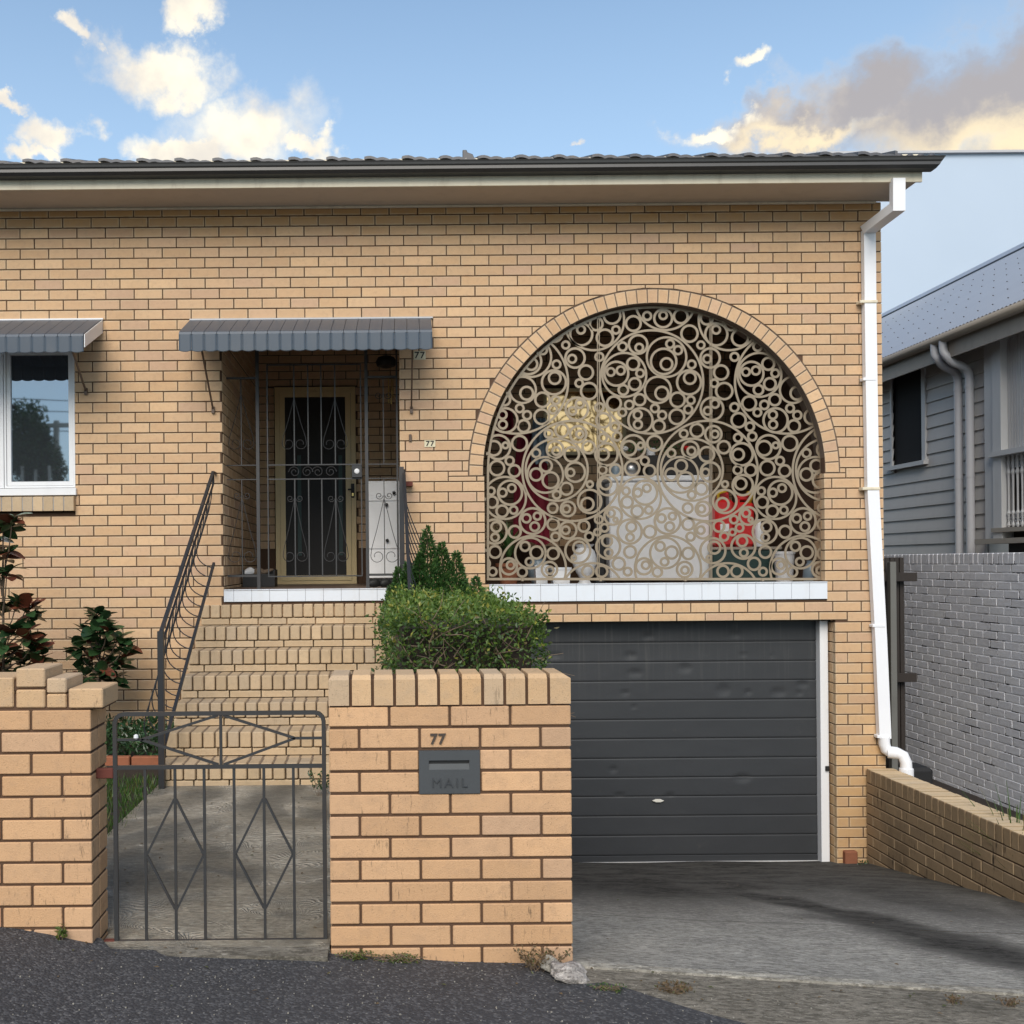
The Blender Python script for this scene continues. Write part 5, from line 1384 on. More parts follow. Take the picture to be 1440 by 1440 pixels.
# rock
import bmesh
def rock(name, label, c, sc, seed, mat, parent=None, rot=0):
    bm = bmesh.new(); bmesh.ops.create_icosphere(bm, subdivisions=4, radius=1)
    for v in bm.verts:
        n_ = mn.noise(v.co*1.3+Vector((seed, 0, 0)))*.35+mn.noise(v.co*3.1+Vector((seed, 3, 0)))*.16+mn.noise(v.co*8+Vector((0, seed, 0)))*.05
        v.co = v.co*(1+n_); v.co = Vector((v.co.x*sc[0], v.co.y*sc[1], max(v.co.z, -.5)*sc[2]))
    me = bpy.data.meshes.new(name); bm.to_mesh(me); bm.free(); me.materials.append(mat); me.polygons.foreach_set('use_smooth', [True]*len(me.polygons)); me.set_sharp_from_angle(angle=R(35))
    return link(name, me, parent, label=label, cat='rock' if label else None, loc=c, rot=(0, rot, .2))
rock('rock', 'pale pinkish rock lying against the wall end by the driveway', (PXx(801, 1378, 3.86), 3.86-D0, zstreet(.7)+.022), (.075, .05, .042), 3, M['rock'], rot=.25)
rock('rock', 'smaller grey rock between the dry weed and the pale rock', (PXx(775, 1362, 3.93), 3.93-D0, zstreet(.65)+.025), (.045, .035, .035), 9, M['kerb'], rot=.4)
m = MB()
for i in range(420):
    x = rnd.uniform(-1.5, 1.6); y = rnd.uniform(-5.4, YF-.02); s = rnd.uniform(.002, .005); m.box(x, x+s, y, y+s, zstreet(x)-.001, zstreet(x)+s*.7)
m.build('loose_grit', M['kerb'], kind='stuff')
m = MB()
for i in range(150):
    if i < 50: x, y, z = rnd.uniform(-1.5, 0), rnd.uniform(YF+.1, -1.9), zp+.004
    elif i < 110: x = rnd.uniform(-1.4, 2.4); y = YF-.02-rnd.random()**2*.5; z = zstreet(x)+.008
    else: x = rnd.uniform(.7, 3.9); tt = rnd.random()**.6; y = YD+.2+(YG-YD-.3)*tt; z = zstreet(x)*(1-tt+.035*math.sin(tt*math.pi))+ZG*(tt-.035*math.sin(tt*math.pi))+.008
    add_leaf(m, Vector((x, y, z)), Vector((rnd.uniform(-1, 1), rnd.uniform(-1, 1), .05)), Vector((0, 0, 1))+rv()*.3, rnd.uniform(.012, .028), .011)
m.build('leaf_litter', M['dry'], kind='stuff')

# ================================================================== RETAINING WALL AND SIDE YARD
RX0 = PXx(1218, 1150, 8.6); RX1 = RX0+.225
zrt = EZ-1.755
ry0, ry1 = 4.9-D0, -.015
rw = thing('retaining_wall', 'brown stained brick retaining wall with soldier coping along the driveway', 'retaining wall', (RX0, -1.8, zrt-.9)); LR2 = Vector(rw.location)
m = MB(); m.box(RX0+.008, RX1-.008, ry0+.01, ry1, zrt-1.1, zrt-.012); o = m.build('wall_core', M['mortar'], rw); o.location = -LR2
y = ry1-.0
cm = MB(); cm.bbox(-.038, .038, -.0, .225, -.112, 0, .004)
rot = Matrix.Rotation(-math.pi/2, 4, 'Z'); cm.xform(Matrix.Rotation(math.pi/2, 4, 'Z').inverted() @ Matrix.Identity(4))
cme = cm.mesh('coping_brick', M['retain'])
cm2 = MB(); cm2.box(-.036, .036, 0.002, .223, 0, .0015); cm2.xform(Matrix.Rotation(-math.pi/2, 4, 'Z')); cme2 = cm2.mesh('coping_lit_top', M['retain_lit_top'])  # thin pale plates; light from above put into their colour
while y > ry0+.05:
    jz = rnd.uniform(-.002, .002)
    link('coping_brick', cme, rw, loc=Vector((RX0, y-.043, zrt+jz))-LR2, rot=(0, 0, rnd.uniform(-.01, .01)))
    link('coping_lit_top', cme2, rw, loc=Vector((RX0, y-.043, zrt+jz+.0002))-LR2); y -= .0864
bb = MB(); bb.prism(rect(-.1135, -.0375, .1135, .0375), 0, .10, .003); bb.xform(Matrix.Rotation(-math.pi/2, 4, 'Z')); bbm = bb.mesh('brick', M['retain']); bb = MB(); bb.prism(rect(-.0545, -.0375, .0545, .0375), 0, .10, .003); bb.xform(Matrix.Rotation(-math.pi/2, 4, 'Z')); hbm = bb.mesh('brick', M['retain'])
for r_ in range(11):
    z = zrt-.12-.0375-r_*.0862; y = ry1-.115+(r_ % 2)*.12
    if y+.1135 < ry1-.05: link('brick', hbm, rw, loc=Vector((RX0+.0005, ry1-.056, z))-LR2) if r_ % 2 == 0 and False else None
    if r_ % 2: y = ry1-.115-.12; link('brick', hbm, rw, loc=Vector((RX0, ry1-.0555, z))-LR2)
    else: y = ry1-.115
    while y > ry0+.1:
        if True: link('brick', bbm, rw, loc=Vector((RX0+rnd.uniform(-.002, .002), y, z))-LR2, rot=(0, 0, rnd.uniform(-.006, .006)))
        y -= .2375
# yard strip behind
m = MB(); m.box(RX1-.01, 6.3, -4.2, 14, -1.9, EZ-2.46); m.build('side_yard', M['soil'], kind='structure')
def strap(name, label, c, n_, L_, mat):
    w = thing(name, label, 'plant', tuple(c)); m = MB()
    for i in range(n_):
        an = rnd.uniform(0, 6.28); lean = rnd.uniform(.1, .9); H_ = L_*rnd.uniform(.6, 1); wd_ = .012
        sd = Vector((-math.sin(an), math.cos(an), 0)); b = len(m.v); N_ = 5
        for k in range(N_+1):
            q = k/N_; r_ = lean*L_*.6*q*q; p = Vector((math.cos(an)*r_, math.sin(an)*r_, H_*(q-.25*q*q*lean))); ww = wd_*(1-q**2)+.001
            m.v += [tuple(p-sd*ww), tuple(p+sd*ww)]
        for k in range(N_): m.f.append((b+2*k, b+2*k+1, b+2*k+3, b+2*k+2))
    m.build('leaves', mat, w)
strap('strappy_plant', 'clump of green strap leaves behind the retaining wall at the right edge', Vector((PXx(1428, 1150, 6.9), 6.9-D0, EZ-2.44)), 60, .98, M['grass'])
strap('strappy_plant', 'second strap leaf clump cut by the right edge of the picture', Vector((PXx(1448, 1160, 6.7), 6.7-D0, EZ-2.44)), 40, .90, M['green2'])
weed('dry_creeper', 'thin dry creeper climbing the painted white brick wall', Vector((PXx(1370, 1090, 8.6), 8.0-D0, EZ-2.44)), 60, .25, .45, M['dry'], .015, .03, 7, cat='creeper')

# timber side gate
tg = thing('timber_side_gate', 'black stained timber gate with a grey steel post beside the house', 'gate', (4.75, .9, -.6)); LT = Vector(tg.location)
for i in range(5):
    a_ = PXx(1240+i*6.6, 900, 9.5); b_ = PXx(1240+(i+1)*6.6, 900, 9.5); onebox('paling', M['timber'], tg, a_-4.75+.002, b_-4.75-.002, 0+(i % 2)*.006, .02+(i % 2)*.006, -.9, PZ(1258, 784, 9.5)+.6, c=.002)
for (v0, v1) in ((805, 818), (948, 961)):
    q0, q1 = P(1247, v1, 9.35), P(1296, v0, 9.35); onebox('gate_rail', M['timber'], tg, q0.x-4.75, q1.x-4.75, -.08, -.035, q0.z+.6, q1.z+.6, c=.003)
q0, q1 = P(1263, 1070, 9.3), P(1263, 790, 9.3); onebox('steel_post', M['greypost'], tg, q0.x-4.75-.028, q0.x-4.75+.028, -.15, -.09, q0.z+.6-.3, q1.z+.6, c=.003)
m = MB(); q = P(1288, 1085, 9.4); m.bbox(q.x-4.75-.15, q.x-4.75+.12, -.2, .1, q.z+.6-.4, q.z+.6+.05, .03); m.build('kick_block', M['black'], tg)

# painted white brick wall
WX = 6.1; wz1 = EZ+.055; wy0, wy1 = 9.0-D0, 12.6-D0
ww = thing('painted_brick_wall', 'tall white painted brick wall between the two houses', 'brick wall', (WX, wy0+1, EZ-2.4)); LW = Vector(ww.location)
m = MB(); m.box(WX+.004, WX+.2, wy0-2, wy1, EZ-2.6, wz1-.01); o = m.build('wall_core', M['mortar_w'], ww); o.location = -LW
sb = MB(); sb.bbox(0, .12, -.038, .038, -.11, 0, .004); sbm = sb.mesh('soldier_brick', M['wbrick'])
wb = MB(); wb.bbox(0, .08, -.1135, .1135, -.0372, .0372, .004); wbm = wb.mesh('brick', M['wbrick'])
y = wy1-.04
while y > wy0: link('soldier_brick', sbm, ww, loc=Vector((WX+rnd.uniform(-.003, .003), y, wz1))-LW); y -= .086
cnt = 0; extra = MB()
for r_ in range(29):
    z = wz1-.118-.0372-r_*.0845; y = wy1-.12-(r_ % 2)*.12
    while y > wy0-.2:
        jit = rnd.uniform(-.001, .002)
        if cnt < 300: link('brick', wbm, ww, loc=Vector((WX+jit, y+rnd.uniform(-.002, .002), z+rnd.uniform(-.002, .002)))-LW, rot=(rnd.uniform(-.008, .008), 0, rnd.uniform(-.01, .01))); cnt += 1
        else: extra.bbox(WX+jit-LW.x, WX+.08-LW.x, y-.1135-LW.y, y+.1135-LW.y, z-.0372-LW.z, z+.0372-LW.z, .004)
        y -= .2375
if extra.v: extra.build('brick', M['wbrick'], ww, kind='stuff')

# ================================================================== NEIGHBOUR HOUSE
NX = 7.3
nb = thing('weatherboard_house', 'grey weatherboard house with blue grey metal roof next door', 'house', (NX, 4, EZ-2)); LN = Vector(nb.location)
def nadd(m, name, mat, parent=None, **kw):
    o = m.build(name, mat, parent or nb, **kw)
    if not parent: o.location = -LN
    return o
def ND(u, X=NX): return F*X/(u-U0)        # distance at which plane X shows at column u
ny0, ny1 = ND(1388)-D0, 19-D0
yv0 = 6-D0
m = MB(); m.box(NX+.03, NX+6, ny0, ny1, EZ-2.4, EZ+2.75); nadd(m, 'wall_core', M['board'])
nwy0, nwy1 = ND(1300)-D0, ND(1258)-D0; nwz0, nwz1 = PZ(1280, 650, ND(1280)), PZ(1280, 512, ND(1280))+.25
z = EZ-1.0; bh_ = .172; k = 0
pz = PZ(1300, 640, ND(1300)) % bh_
z = pz + bh_*int((EZ-1.4)/bh_)-bh_
while z < EZ+2.75:
    segs2 = [(ny0+.02, ny1)]
    if z+bh_ > nwz0 and z < nwz1: segs2 = [(ny0+.02, nwy0), (nwy1, ny1)]
    for (a_, b_) in segs2:
        m = MB(); z1 = z+bh_-.002
        m.v = [(NX-.010, a_, z), (NX-.010, b_, z), (NX+.008, b_, z1), (NX+.008, a_, z1), (NX+.04, a_, z), (NX+.04, b_, z), (NX+.04, b_, z1), (NX+.04, a_, z1)]
        m.v[0] = (NX-.012, a_, z+.0); m.f = [(0, 3, 2, 1), (4, 5, 6, 7), (0, 1, 5, 4), (3, 7, 6, 2), (0, 4, 7, 3), (1, 2, 6, 5)]
        nadd(m, 'weatherboard', M['board'])
    z += bh_
m = MB(); m.box(NX+.02, NX+.03, nwy0, nwy1, nwz0, nwz1); wnb = nadd(m, 'window', M['matteblack'])
m = MB(); m.box(NX-.025, NX+.02, nwy0-.09, nwy0, nwz0-.02, nwz1); m.box(NX-.025, NX+.02, nwy1, nwy1+.05, nwz0-.02, nwz1); nadd(m, 'window_architrave', M['trimgrey'])
m = MB(); m.quadbox([(NX-.07, nwy0-.13, nwz0-.075), (NX+.02, nwy0-.13, nwz0-.07), (NX+.02, nwy1+.1, nwz0-.07), (NX-.07, nwy1+.1, nwz0-.075), (NX-.07, nwy0-.13, nwz0-.02), (NX+.02, nwy0-.13, nwz0+.0), (NX+.02, nwy1+.1, nwz0+.0), (NX-.07, nwy1+.1, nwz0-.02)]); nadd(m, 'window_sill', M['trimgrey'])
# eaves + roof; gutter runs along depth
GX = 6.9; ezg = EZ+2.80
gzl = EZ + GX*(793-430)/898
m = MB(); m.tube([(GX+.05, 2.5-D0+4, gzl-.045), (GX+.05, 24-D0, gzl-.045)], .065, 10); nadd(m, 'gutter', M['trimtan'], smooth=True)
m = MB(); m.box(GX+.10, GX+.125, 6-D0, 24-D0, gzl-.30, gzl-.08); nadd(m, 'fascia_board', M['trimtan'])
m = MB(); m.box(GX+.12, NX+.1, 6-D0, 24-D0, gzl-.19, gzl-.175); nadd(m, 'soffit', M['trimtan'])
sl = .62; RXg = 11.0; nc = 120
m = MB()
yA, yBn = 6-D0, 24-D0; pitchc = .076; ncor = int((yBn-yA)/pitchc)
for i in range(ncor*4+1):
    y = yA+i*pitchc/4; dz = .009*math.sin(i*math.pi/2)
    m.v += [(GX, y, gzl+dz), (RXg, y, gzl+(RXg-GX)*sl+dz)]
for i in range(ncor*4): m.f.append((2*i, 2*i+1, 2*i+3, 2*i+2))
nroof = nadd(m, 'metal_roof', M['metalroof'], smooth=True)
m = MB()
for rx in (.35, .9, 1.45, 2.0, 2.55, 3.1):
    y = yA+.1
    while y < yBn:
        z_ = gzl+rx*sl+.012; m.lathe([(.010, 0), (.009, .008)], c=(GX+rx, y, z_), n=6); y += .304
m.v = [tuple(v) for v in m.v]; nadd(m, 'roof_screw', M['gutter'], kind='stuff')
m = MB(); m.quadbox([(RXg-.15, yA, gzl+(RXg-GX)*sl-.05), (RXg+.15, yA, gzl+(RXg-GX)*sl-.05), (RXg+.15, yBn, gzl+(RXg-GX)*sl-.05), (RXg-.15, yBn, gzl+(RXg-GX)*sl-.05), (RXg-.1, yA, gzl+(RXg-GX)*sl+.04), (RXg+.1, yA, gzl+(RXg-GX)*sl+.04), (RXg+.1, yBn, gzl+(RXg-GX)*sl+.04), (RXg-.1, yBn, gzl+(RXg-GX)*sl+.04)]); nadd(m, 'ridge_capping', M['metalroof'])
# downpipes
def smooth_path(pts, it=2):
    for _ in range(it):
        o = [pts[0]]
        for a_, b_ in zip(pts, pts[1:]): o += [a_*.75+b_*.25, a_*.25+b_*.75]
        pts = o+[pts[-1]]
    return pts
def ndpipe(u, off_, ut, label):
    Dp = ND(u, NX-.07); y = Dp-D0; Xp = NX-.075
    yt_ = y + .0; m = MB()
    Dt = ND(ut, GX+.05); yt2 = Dt-D0
    zt_ = gzl-.06
    pts = [Vector((GX+.05, yt2, zt_)), Vector((GX+.05, yt2, zt_-.16)), Vector((GX+.08, yt2-.03, zt_-.22)), Vector((GX+.14, yt2*.6+y*.4, zt_-.30)), Vector((Xp-.05, yt2*.15+y*.85, zt_-.36)), Vector((Xp, y, zt_-.44)), Vector((Xp, y, zt_-.6)), Vector((Xp, y, EZ-2))]
    m.tube(smooth_path(pts), .05, 12); o = nadd(m, 'downpipe', M['pipe_grey'], smooth='auto')
    m = MB()
    for z_ in (zt_-.62, EZ+1.0, EZ-.1): m.tube([(Xp, y, z_), (Xp, y, z_+.035)], .055, 12)
    nadd(m, 'pipe_clip', M['pipe_grey'], smooth='auto')
ndpipe(1350, 0, 1317, ''); ndpipe(1366, 0, 1329, '')
# pilaster, ribbed cladding and balustrade bay (projects slightly towards us)
BXp = NX-.04
def ybox(X0, X1, ua, ub, z0, z1, name, mat, X=None):
    X = X if X is not None else X0
    m = MB(); m.box(X0, X1, ND(ub, X)-D0, ND(ua, X)-D0, z0, z1); return nadd(m, name, mat)
zbay0 = PZ(1410, 748, ND(1410)); 
ybox(BXp-.03, BXp+.2, 1386, 1397, zbay0-.1, gzl-.19, 'corner_board', M['trimgrey'])
ybox(BXp-.06, BXp+.2, 1397, 1409, zbay0-.1, gzl-.19, 'pilaster', M['trimgrey'])
yb1 = ND(1409, BXp)-D0; yb0 = yb1-3.0
zr1_ = PZ(1420, 634, ND(1420)); 
m = MB(); y = yb1
while y > yb0: m.box(BXp+.02, BXp+.035, y-.045, y-.008, zr1_, gzl-.19); y -= .05
m.box(BXp+.036, BXp+.06, yb0, yb1, zr1_, gzl-.19); nadd(m, 'ribbed_cladding', M['trimgrey'])
m = MB(); m.box(BXp-.10, BXp+.1, yb0, yb1+.10, zr1_-.06, zr1_); nadd(m, 'top_rail', M['trimgrey'])
zbr = PZ(1420, 742, ND(1420)); m = MB(); m.box(BXp-.08, BXp+.1, yb0, yb1+.08, zbr-.05, zbr); m.box(BXp-.16, BXp+.1, yb0, yb1+.28, zbay0-.14, zbay0-.08); nadd(m, 'bottom_rail', M['trimtan'])
m = MB(); m.box(BXp+.08, BXp+.2, yb0, yb1, EZ-2, zr1_); nadd(m, 'dark_recess', M['timber'])
y = yb1-.06
while y > yb0:
    hgt = zr1_-.06-zbr; m = MB()
    m.lathe([(.012, 0), (.022, .03), (.010, .07), (.016, .14), (.024, .17), (.012, .20), (.011, hgt*.5), (.015, hgt*.72), (.026, hgt*.76), (.012, hgt*.82), (.022, hgt*.9), (.014, hgt)], c=(0, 0, 0), n=8)
    for zz_ in (.05, hgt*.16, hgt*.86, hgt*.95):
        tp2 = [Vector((0, .045*math.cos(a_), zz_+.04*math.sin(a_))) for a_ in [i*math.pi/6 for i in range(13)]]; m.tube(tp2, .006, 4)
    o = m.build('iron_baluster', M['trimgrey'], nb); o.location = Vector((BXp, y, zbr))-LN; y -= .085
# ---- large plain building behind
tb = thing('rendered_building', 'large plain pale blue grey wall of a building behind both roofs', 'building', (18, 20, 0))
Dt = 26.0
m = MB(); x0_, z1_ = PXx(1150, 212, Dt), PZ(1300, 217, Dt); m.box(x0_-18, 32-18, Dt-D0-20, Dt-D0+8-20, -2, z1_)
t = NT('pale_blue_grey_render'); f = t.noise(.6, 4, .5); t.bump(t.noise(40, 3), .05, .01); M['render'] = t.done(t.mix(f, (.44, .53, .65), (.48, .57, .69)), .5)
m.build('rendered_wall', M['render'], tb)
m = MB(); m.box(x0_-18-.06, 32-18, Dt-D0-20-.10, Dt-D0-20+.3, z1_+.001, PZ(1300, 211.5, Dt-.1)); m.build('parapet_capping', M['pipe_grey'], tb)

# ================================================================== THINGS ON THE PORCH
def lath(name, label, cat, u, vb, D, prof, mat, zbase=None, parts=None):
    q = P(u, vb, D); z = ZDK if zbase is None else zbase
    o = MB(); o.lathe(prof, n=20); ob = o.build(name, mat, smooth='auto', label=label, cat=cat, loc=(q.x, D-D0, z)); return ob
# white meter cabinet with black knobs
cabD = 9.45; q0, q1 = P(516, 807, cabD), P(562, 676, cabD)
cb = thing('white_cabinet', 'tall white cabinet with three black knobs inside the porch right of the door', 'cabinet', ((q0.x+q1.x)/2, cabD-D0, ZDK)); LCb = Vector(cb.location)
hx = (q1.x-q0.x)/2; H_ = q1.z-ZDK
onebox('cabinet_body', M['offwhite'], cb, -hx, hx+.08, .012, .3, .07, H_, c=.004)
for (a_, b_) in ((.075, H_*.345), (H_*.355, H_*.80), (H_*.81, H_-.004)): onebox('door_panel', M['offwhite'], cb, -hx+.006, hx+.074, 0, .012, a_, b_, c=.003)
onebox('plinth', M['black'], cb, -hx+.01, hx+.07, .02, .28, 0, .07, c=0)
for (u, v) in ((554, 693), (543.5, 710), (544.5, 760)):
    q = P(u, v, cabD); m = MB(); m.lathe([(.008, 0), (.008, .012), (.016, .016), (.016, .028), (.006, .034)], n=12); m.xform(Matrix.Translation((q.x-LCb.x, 0, q.z-LCb.z)) @ Matrix.Rotation(R(90), 4, 'X')); m.build('knob', M['black'], cb, smooth='auto')
# black box with shoes
q = P(366, 818, 9.7); bx = thing('black_crate', 'open black crate with old shoes on the porch floor left of the door', 'crate', (q.x, 9.7-D0, ZDK))
m = MB(); hw_, hd_, hh_ = .15, .12, .16
m.box(-hw_, -hw_+.012, -hd_, hd_, 0, hh_); m.box(hw_-.012, hw_, -hd_, hd_, 0, hh_); m.box(-hw_+.012, hw_-.012, -hd_, -hd_+.012, 0, hh_*.75); m.box(-hw_+.012, hw_-.012, hd_-.012, hd_, 0, hh_); m.box(-hw_+.012, hw_-.012, -hd_+.012, hd_-.012, 0, .012); m.build('crate_shell', M['black'], bx)
for i, (x_, y_, r_) in enumerate(((-.07, 0, .2), (.02, .01, -.15))):
    bm = bmesh.new(); bmesh.ops.create_icosphere(bm, subdivisions=3, radius=1)
    for v in bm.verts:
        zc2 = 1.0 if v.co.x < 0 else .55; v.co = Vector((v.co.x*.11, v.co.y*.04, v.co.z*.045*zc2 + (.01 if v.co.x < 0 else -.01)))
    me = bpy.data.meshes.new('shoe'); bm.to_mesh(me); bm.free(); me.materials.append(M['twig'] if i else M['offwhite'])
    o = link('shoe', me, None, label=('pale shoe lying in the black crate' if i == 0 else 'brown shoe lying beside the pale shoe in the crate'), cat='shoe', loc=(q.x+x_, 9.7-D0+y_, ZDK+.14), rot=(.1, -.3, r_+.4))
# pair of shoes on floor right
for i, u in enumerate((530, 546)):
    qq = P(u, 820, 9.1); bm = bmesh.new(); bmesh.ops.create_icosphere(bm, subdivisions=3, radius=1)
    for v in bm.verts: v.co = Vector((v.co.x*.085, v.co.y*.038, max(-.6, v.co.z)*.04*(1.25 if v.co.x < 0 else .75)))
    me = bpy.data.meshes.new('shoe'); bm.to_mesh(me); bm.free(); me.materials.append(M['black'])
    link('shoe', me, None, label='black shoe on the porch floor, %s of the pair under the cabinet' % ('left' if i == 0 else 'right'), cat='shoe', loc=(qq.x, 9.1-D0, ZDK+.03), rot=(0, 0, .5))
# wind chime
q = P(549, 530, 9.6); wc = thing('wind_chime', 'small brass wind chime hanging in the porch opening', 'wind chime', (q.x, 9.6-D0, q.z))
m = MB(); m.lathe([(.03, 0), (.03, .01)], n=12); m.tube([(0, 0, 0), (0, 0, .35)], .002, 4); m.build('hanger', M['bark'], wc)
for i in range(5):
    a_ = i*1.257; m = MB(); m.tube([(.022*math.cos(a_), .022*math.sin(a_), -.02), (.022*math.cos(a_), .022*math.sin(a_), -.2-.015*i)], .006, 8); m.build('chime_tube', M['brass'], wc)
q = P(543, 518, 9.7); m = MB(); m.lathe([(.02, 0), (.085, .02), (.1, .06), (.08, .10), (.03, .12)], n=20); m.tube([(0, 0, .12), (0, 0, .4)], .004, 5); m.build('porch_lamp', M['black'], house, smooth='auto').location = (q.x, 9.7-D0, q.z)
# back window behind the screen
m = MB(); frame_rect(m, wl+.002, wr-.002, wb_+.002, wt_-.002, .035, DB-.02, DB+.05); bw_ = m.build('back_window', M['doorframe'], house)
onebox('pane', M['sunset_tint_glass'], bw_, wl+.037, wr-.037, DB+.01, DB+.016, wb_+.037, wt_-.037, c=0)
# white chest/freezer
fD = 9.5; q0, q1 = P(858, 812, fD), P(1000, 668, fD)
fz = thing('white_freezer', 'large white appliance standing behind the ring screen', 'freezer', ((q0.x+q1.x)/2, fD-D0, ZDK)); hx = (q1.x-q0.x)/2; Hf = q1.z-ZDK
onebox('body', M['offwhite'], fz, -hx, hx, 0, .55, .03, Hf-.06, c=.012); onebox('lid', M['white'], fz, -hx-.004, hx+.004, -.01, .56, Hf-.055, Hf, c=.012); onebox('side_gap', M['black'], fz, -hx-.12, -hx-.02, .1, .5, 0, Hf*.95, c=.01)
# black microwave-like box and ornaments on it
q0, q1 = P(905, 668, 9.75), P(992, 634, 9.75)
bo = thing('black_box', 'black box on top of the white appliance', 'box', ((q0.x+q1.x)/2, 9.75-D0, ZDK+Hf)); onebox('case', M['black'], bo, -(q1.x-q0.x)/2, (q1.x-q0.x)/2, -.15, .2, 0, .2, c=.01); onebox('front_panel', M['darkmesh'], bo, -(q1.x-q0.x)/2+.02, (q1.x-q0.x)/2-.1, -.155, -.15, .02, .18, c=0)
lath('silver_ball', 'round silver patterned ornament left of the black box', 'ornament', 887, 668, 9.6, [(.01, 0), (.04, .012), (.06, .04), (.066, .068), (.06, .095), (.04, .12), (.01, .132)], M['steel'], ZDK+Hf)
lath('glass_jar', 'grey jar on the appliance nearest the wall window', 'jar', 866, 668, 9.6, [(.04, 0), (.045, .01), (.045, .09), (.03, .11), (.03, .125)], M['greyblue'], ZDK+Hf)
fl = thing('flower_pot', 'pot of pale and coral flowers above the black box', 'potted flowers', (P(915, 640, 9.75).x, 9.75-D0, ZDK+Hf+.2)); m = MB(); m.lathe([(.04, 0), (.05, .08), (.045, .08)], n=14); m.build('pot', M['offwhite'], fl)
m = MB()
for i in range(120): add_leaf(m, Vector((rnd.uniform(-.22, .3), rnd.uniform(-.05, .05), rnd.uniform(.04, .13))), rv(), rv(), .04, .02)
m.build('leaves', M['cone'], fl)
for (dx_, mat, r_) in ((-.25, 'offwhite', .035), (-.12, 'offwhite', .03), (.33, 'red', .035), (.08, 'offwhite', .022)):
    m = MB(); m.lathe([(.004, 0), (r_*.8, r_*.3), (r_, r_*.8), (r_*.6, r_*1.3), (.004, r_*1.4)], c=(dx_, -.03, .05), n=8); m.build('blossom', M[mat], fl)
# red fuel can and box
q = P(1032, 768, 9.4); gb = thing('storage_box', 'dark green storage box carrying the red cans', 'box', (P(1052, 800, 9.4).x, 9.4-D0, ZDK)); zb3 = PZ(1050, 769, 9.4)-ZDK
onebox('box_body', M['greenbox'], gb, -.33, .30, -.02, .35, 0, zb3-.03, c=.008); onebox('box_lid', M['trimtan'], gb, -.335, .305, -.03, .36, zb3-.028, zb3, c=.006)
for i, (u, w_, v_) in enumerate(((1018, .085, 692), (1046, .09, 696))):
    qq = P(u, 768, 9.4); c_ = thing('fuel_can', ['red plastic can with yellow spout, left one on the storage box', 'red plastic can with yellow cap, right one on the storage box'][i], 'fuel can', (qq.x, 9.42-D0, ZDK+zb3), group='red cans on the storage box')
    hh = PZ(u, v_, 9.4)-ZDK-zb3; m = MB(); m.bbox(-w_, w_, -.06, .10, .0, hh*.86, .025); m.bbox(-w_*.6, w_*.6, -.02, .04, hh*.9, hh, .01); m.bbox(-w_*.6, -w_*.35, -.02, .04, hh*.8, hh*.95, .005); m.bbox(w_*.35, w_*.6, -.02, .04, hh*.8, hh*.95, .005); m.build('can_body', M['red'], c_)
    m = MB(); m.tube([(w_*.5*(1 if i else -1), -.03, hh*.82), (w_*.7*(1 if i else -1), -.05, hh*.98), (w_*.2, -.08, hh*1.03)], .018, 10); m.build('spout', M['yellow'], c_, smooth=True)
    if i == 0: onebox('paper_label', M['offwhite'], c_, -.045, .035, -.064, -.0605, hh*.28, hh*.42, c=0)
# drum/sack
q = P(1103, 812, 9.2)
lath('paint_bucket', 'pale grey bucket near the right edge of the screen', 'bucket', 1103, 812, 9.2, [(.07, 0), (.09, .26), (.095, .26), (.095, .28), (.07, .285)], M['offwhite'])
lath('plastic_bottle', 'white ribbed bottle right of the red cans', 'bottle', 1068, 812, 9.35, [(.035, 0), (.045, .02), (.04, .06), (.045, .09), (.04, .13), (.045, .17), (.02, .21), (.018, .25)], M['offwhite'], ZDK+zb3)
lath('clear_jug', 'grey jug on the sill at the right corner of the screen', 'jug', 1140, 812, 8.95, [(.05, 0), (.065, .05), (.06, .13), (.03, .18), (.035, .2)], M['greyblue'])
# pots near the sill on the left
for (u, w_, h_, mt, lb) in ((762, .055, .16, 'offwhite', 'left white square pot behind the screen bottom'), (789, .08, .14, 'offwhite', 'right white square pot behind the screen bottom')):
    q = P(u, 815, 8.85); c_ = thing('square_pot', lb, 'pot', (q.x, 8.9-D0, ZDK)); m = MB(); m.quadbox([(-w_*.85, -w_*.85, 0), (w_*.85, -w_*.85, 0), (w_*.85, w_*.85, 0), (-w_*.85, w_*.85, 0), (-w_, -w_, h_), (w_, -w_, h_), (w_, w_, h_), (-w_, w_, h_)]); m.build('pot_body', M['offwhite'], c_); m = MB(); m.box(-w_-.006, w_+.006, -w_-.006, w_+.006, h_, h_+.02); m.build('pot_rim', M['offwhite'], c_)
lath('tall_vase', 'tall pale urn between the square pots and the white appliance', 'urn', 822, 815, 9.0, [(.08, 0), (.05, .03), (.04, .06), (.09, .14), (.11, .22), (.09, .3), (.06, .33), (.09, .36)], M['offwhite'])
lath('terracotta_pot', 'terracotta pot at the left corner of the screen', 'pot', 715, 815, 8.95, [(.07, 0), (.10, .17), (.115, .17), (.115, .2), (.09, .2)], M['terracotta'])
lath('blue_pot', 'grey blue glazed pot between terracotta and white pots', 'pot', 757, 815, 9.3, [(.05, 0), (.09, .08), (.10, .16), (.07, .22), (.075, .24)], M['greyblue'])
strap('potted_palm', 'green potted plant in the terracotta pot behind the screen', Vector((P(715, 760, 8.95).x, 8.95-D0, ZDK+.2)), 40, .42, M['cone'])
q = P(1140, 560, 9.3); hp = thing('hanging_plant', 'pale silvery hanging plant behind the right edge of the screen', 'hanging plant', (q.x, 9.3-D0, q.z)); m = MB()
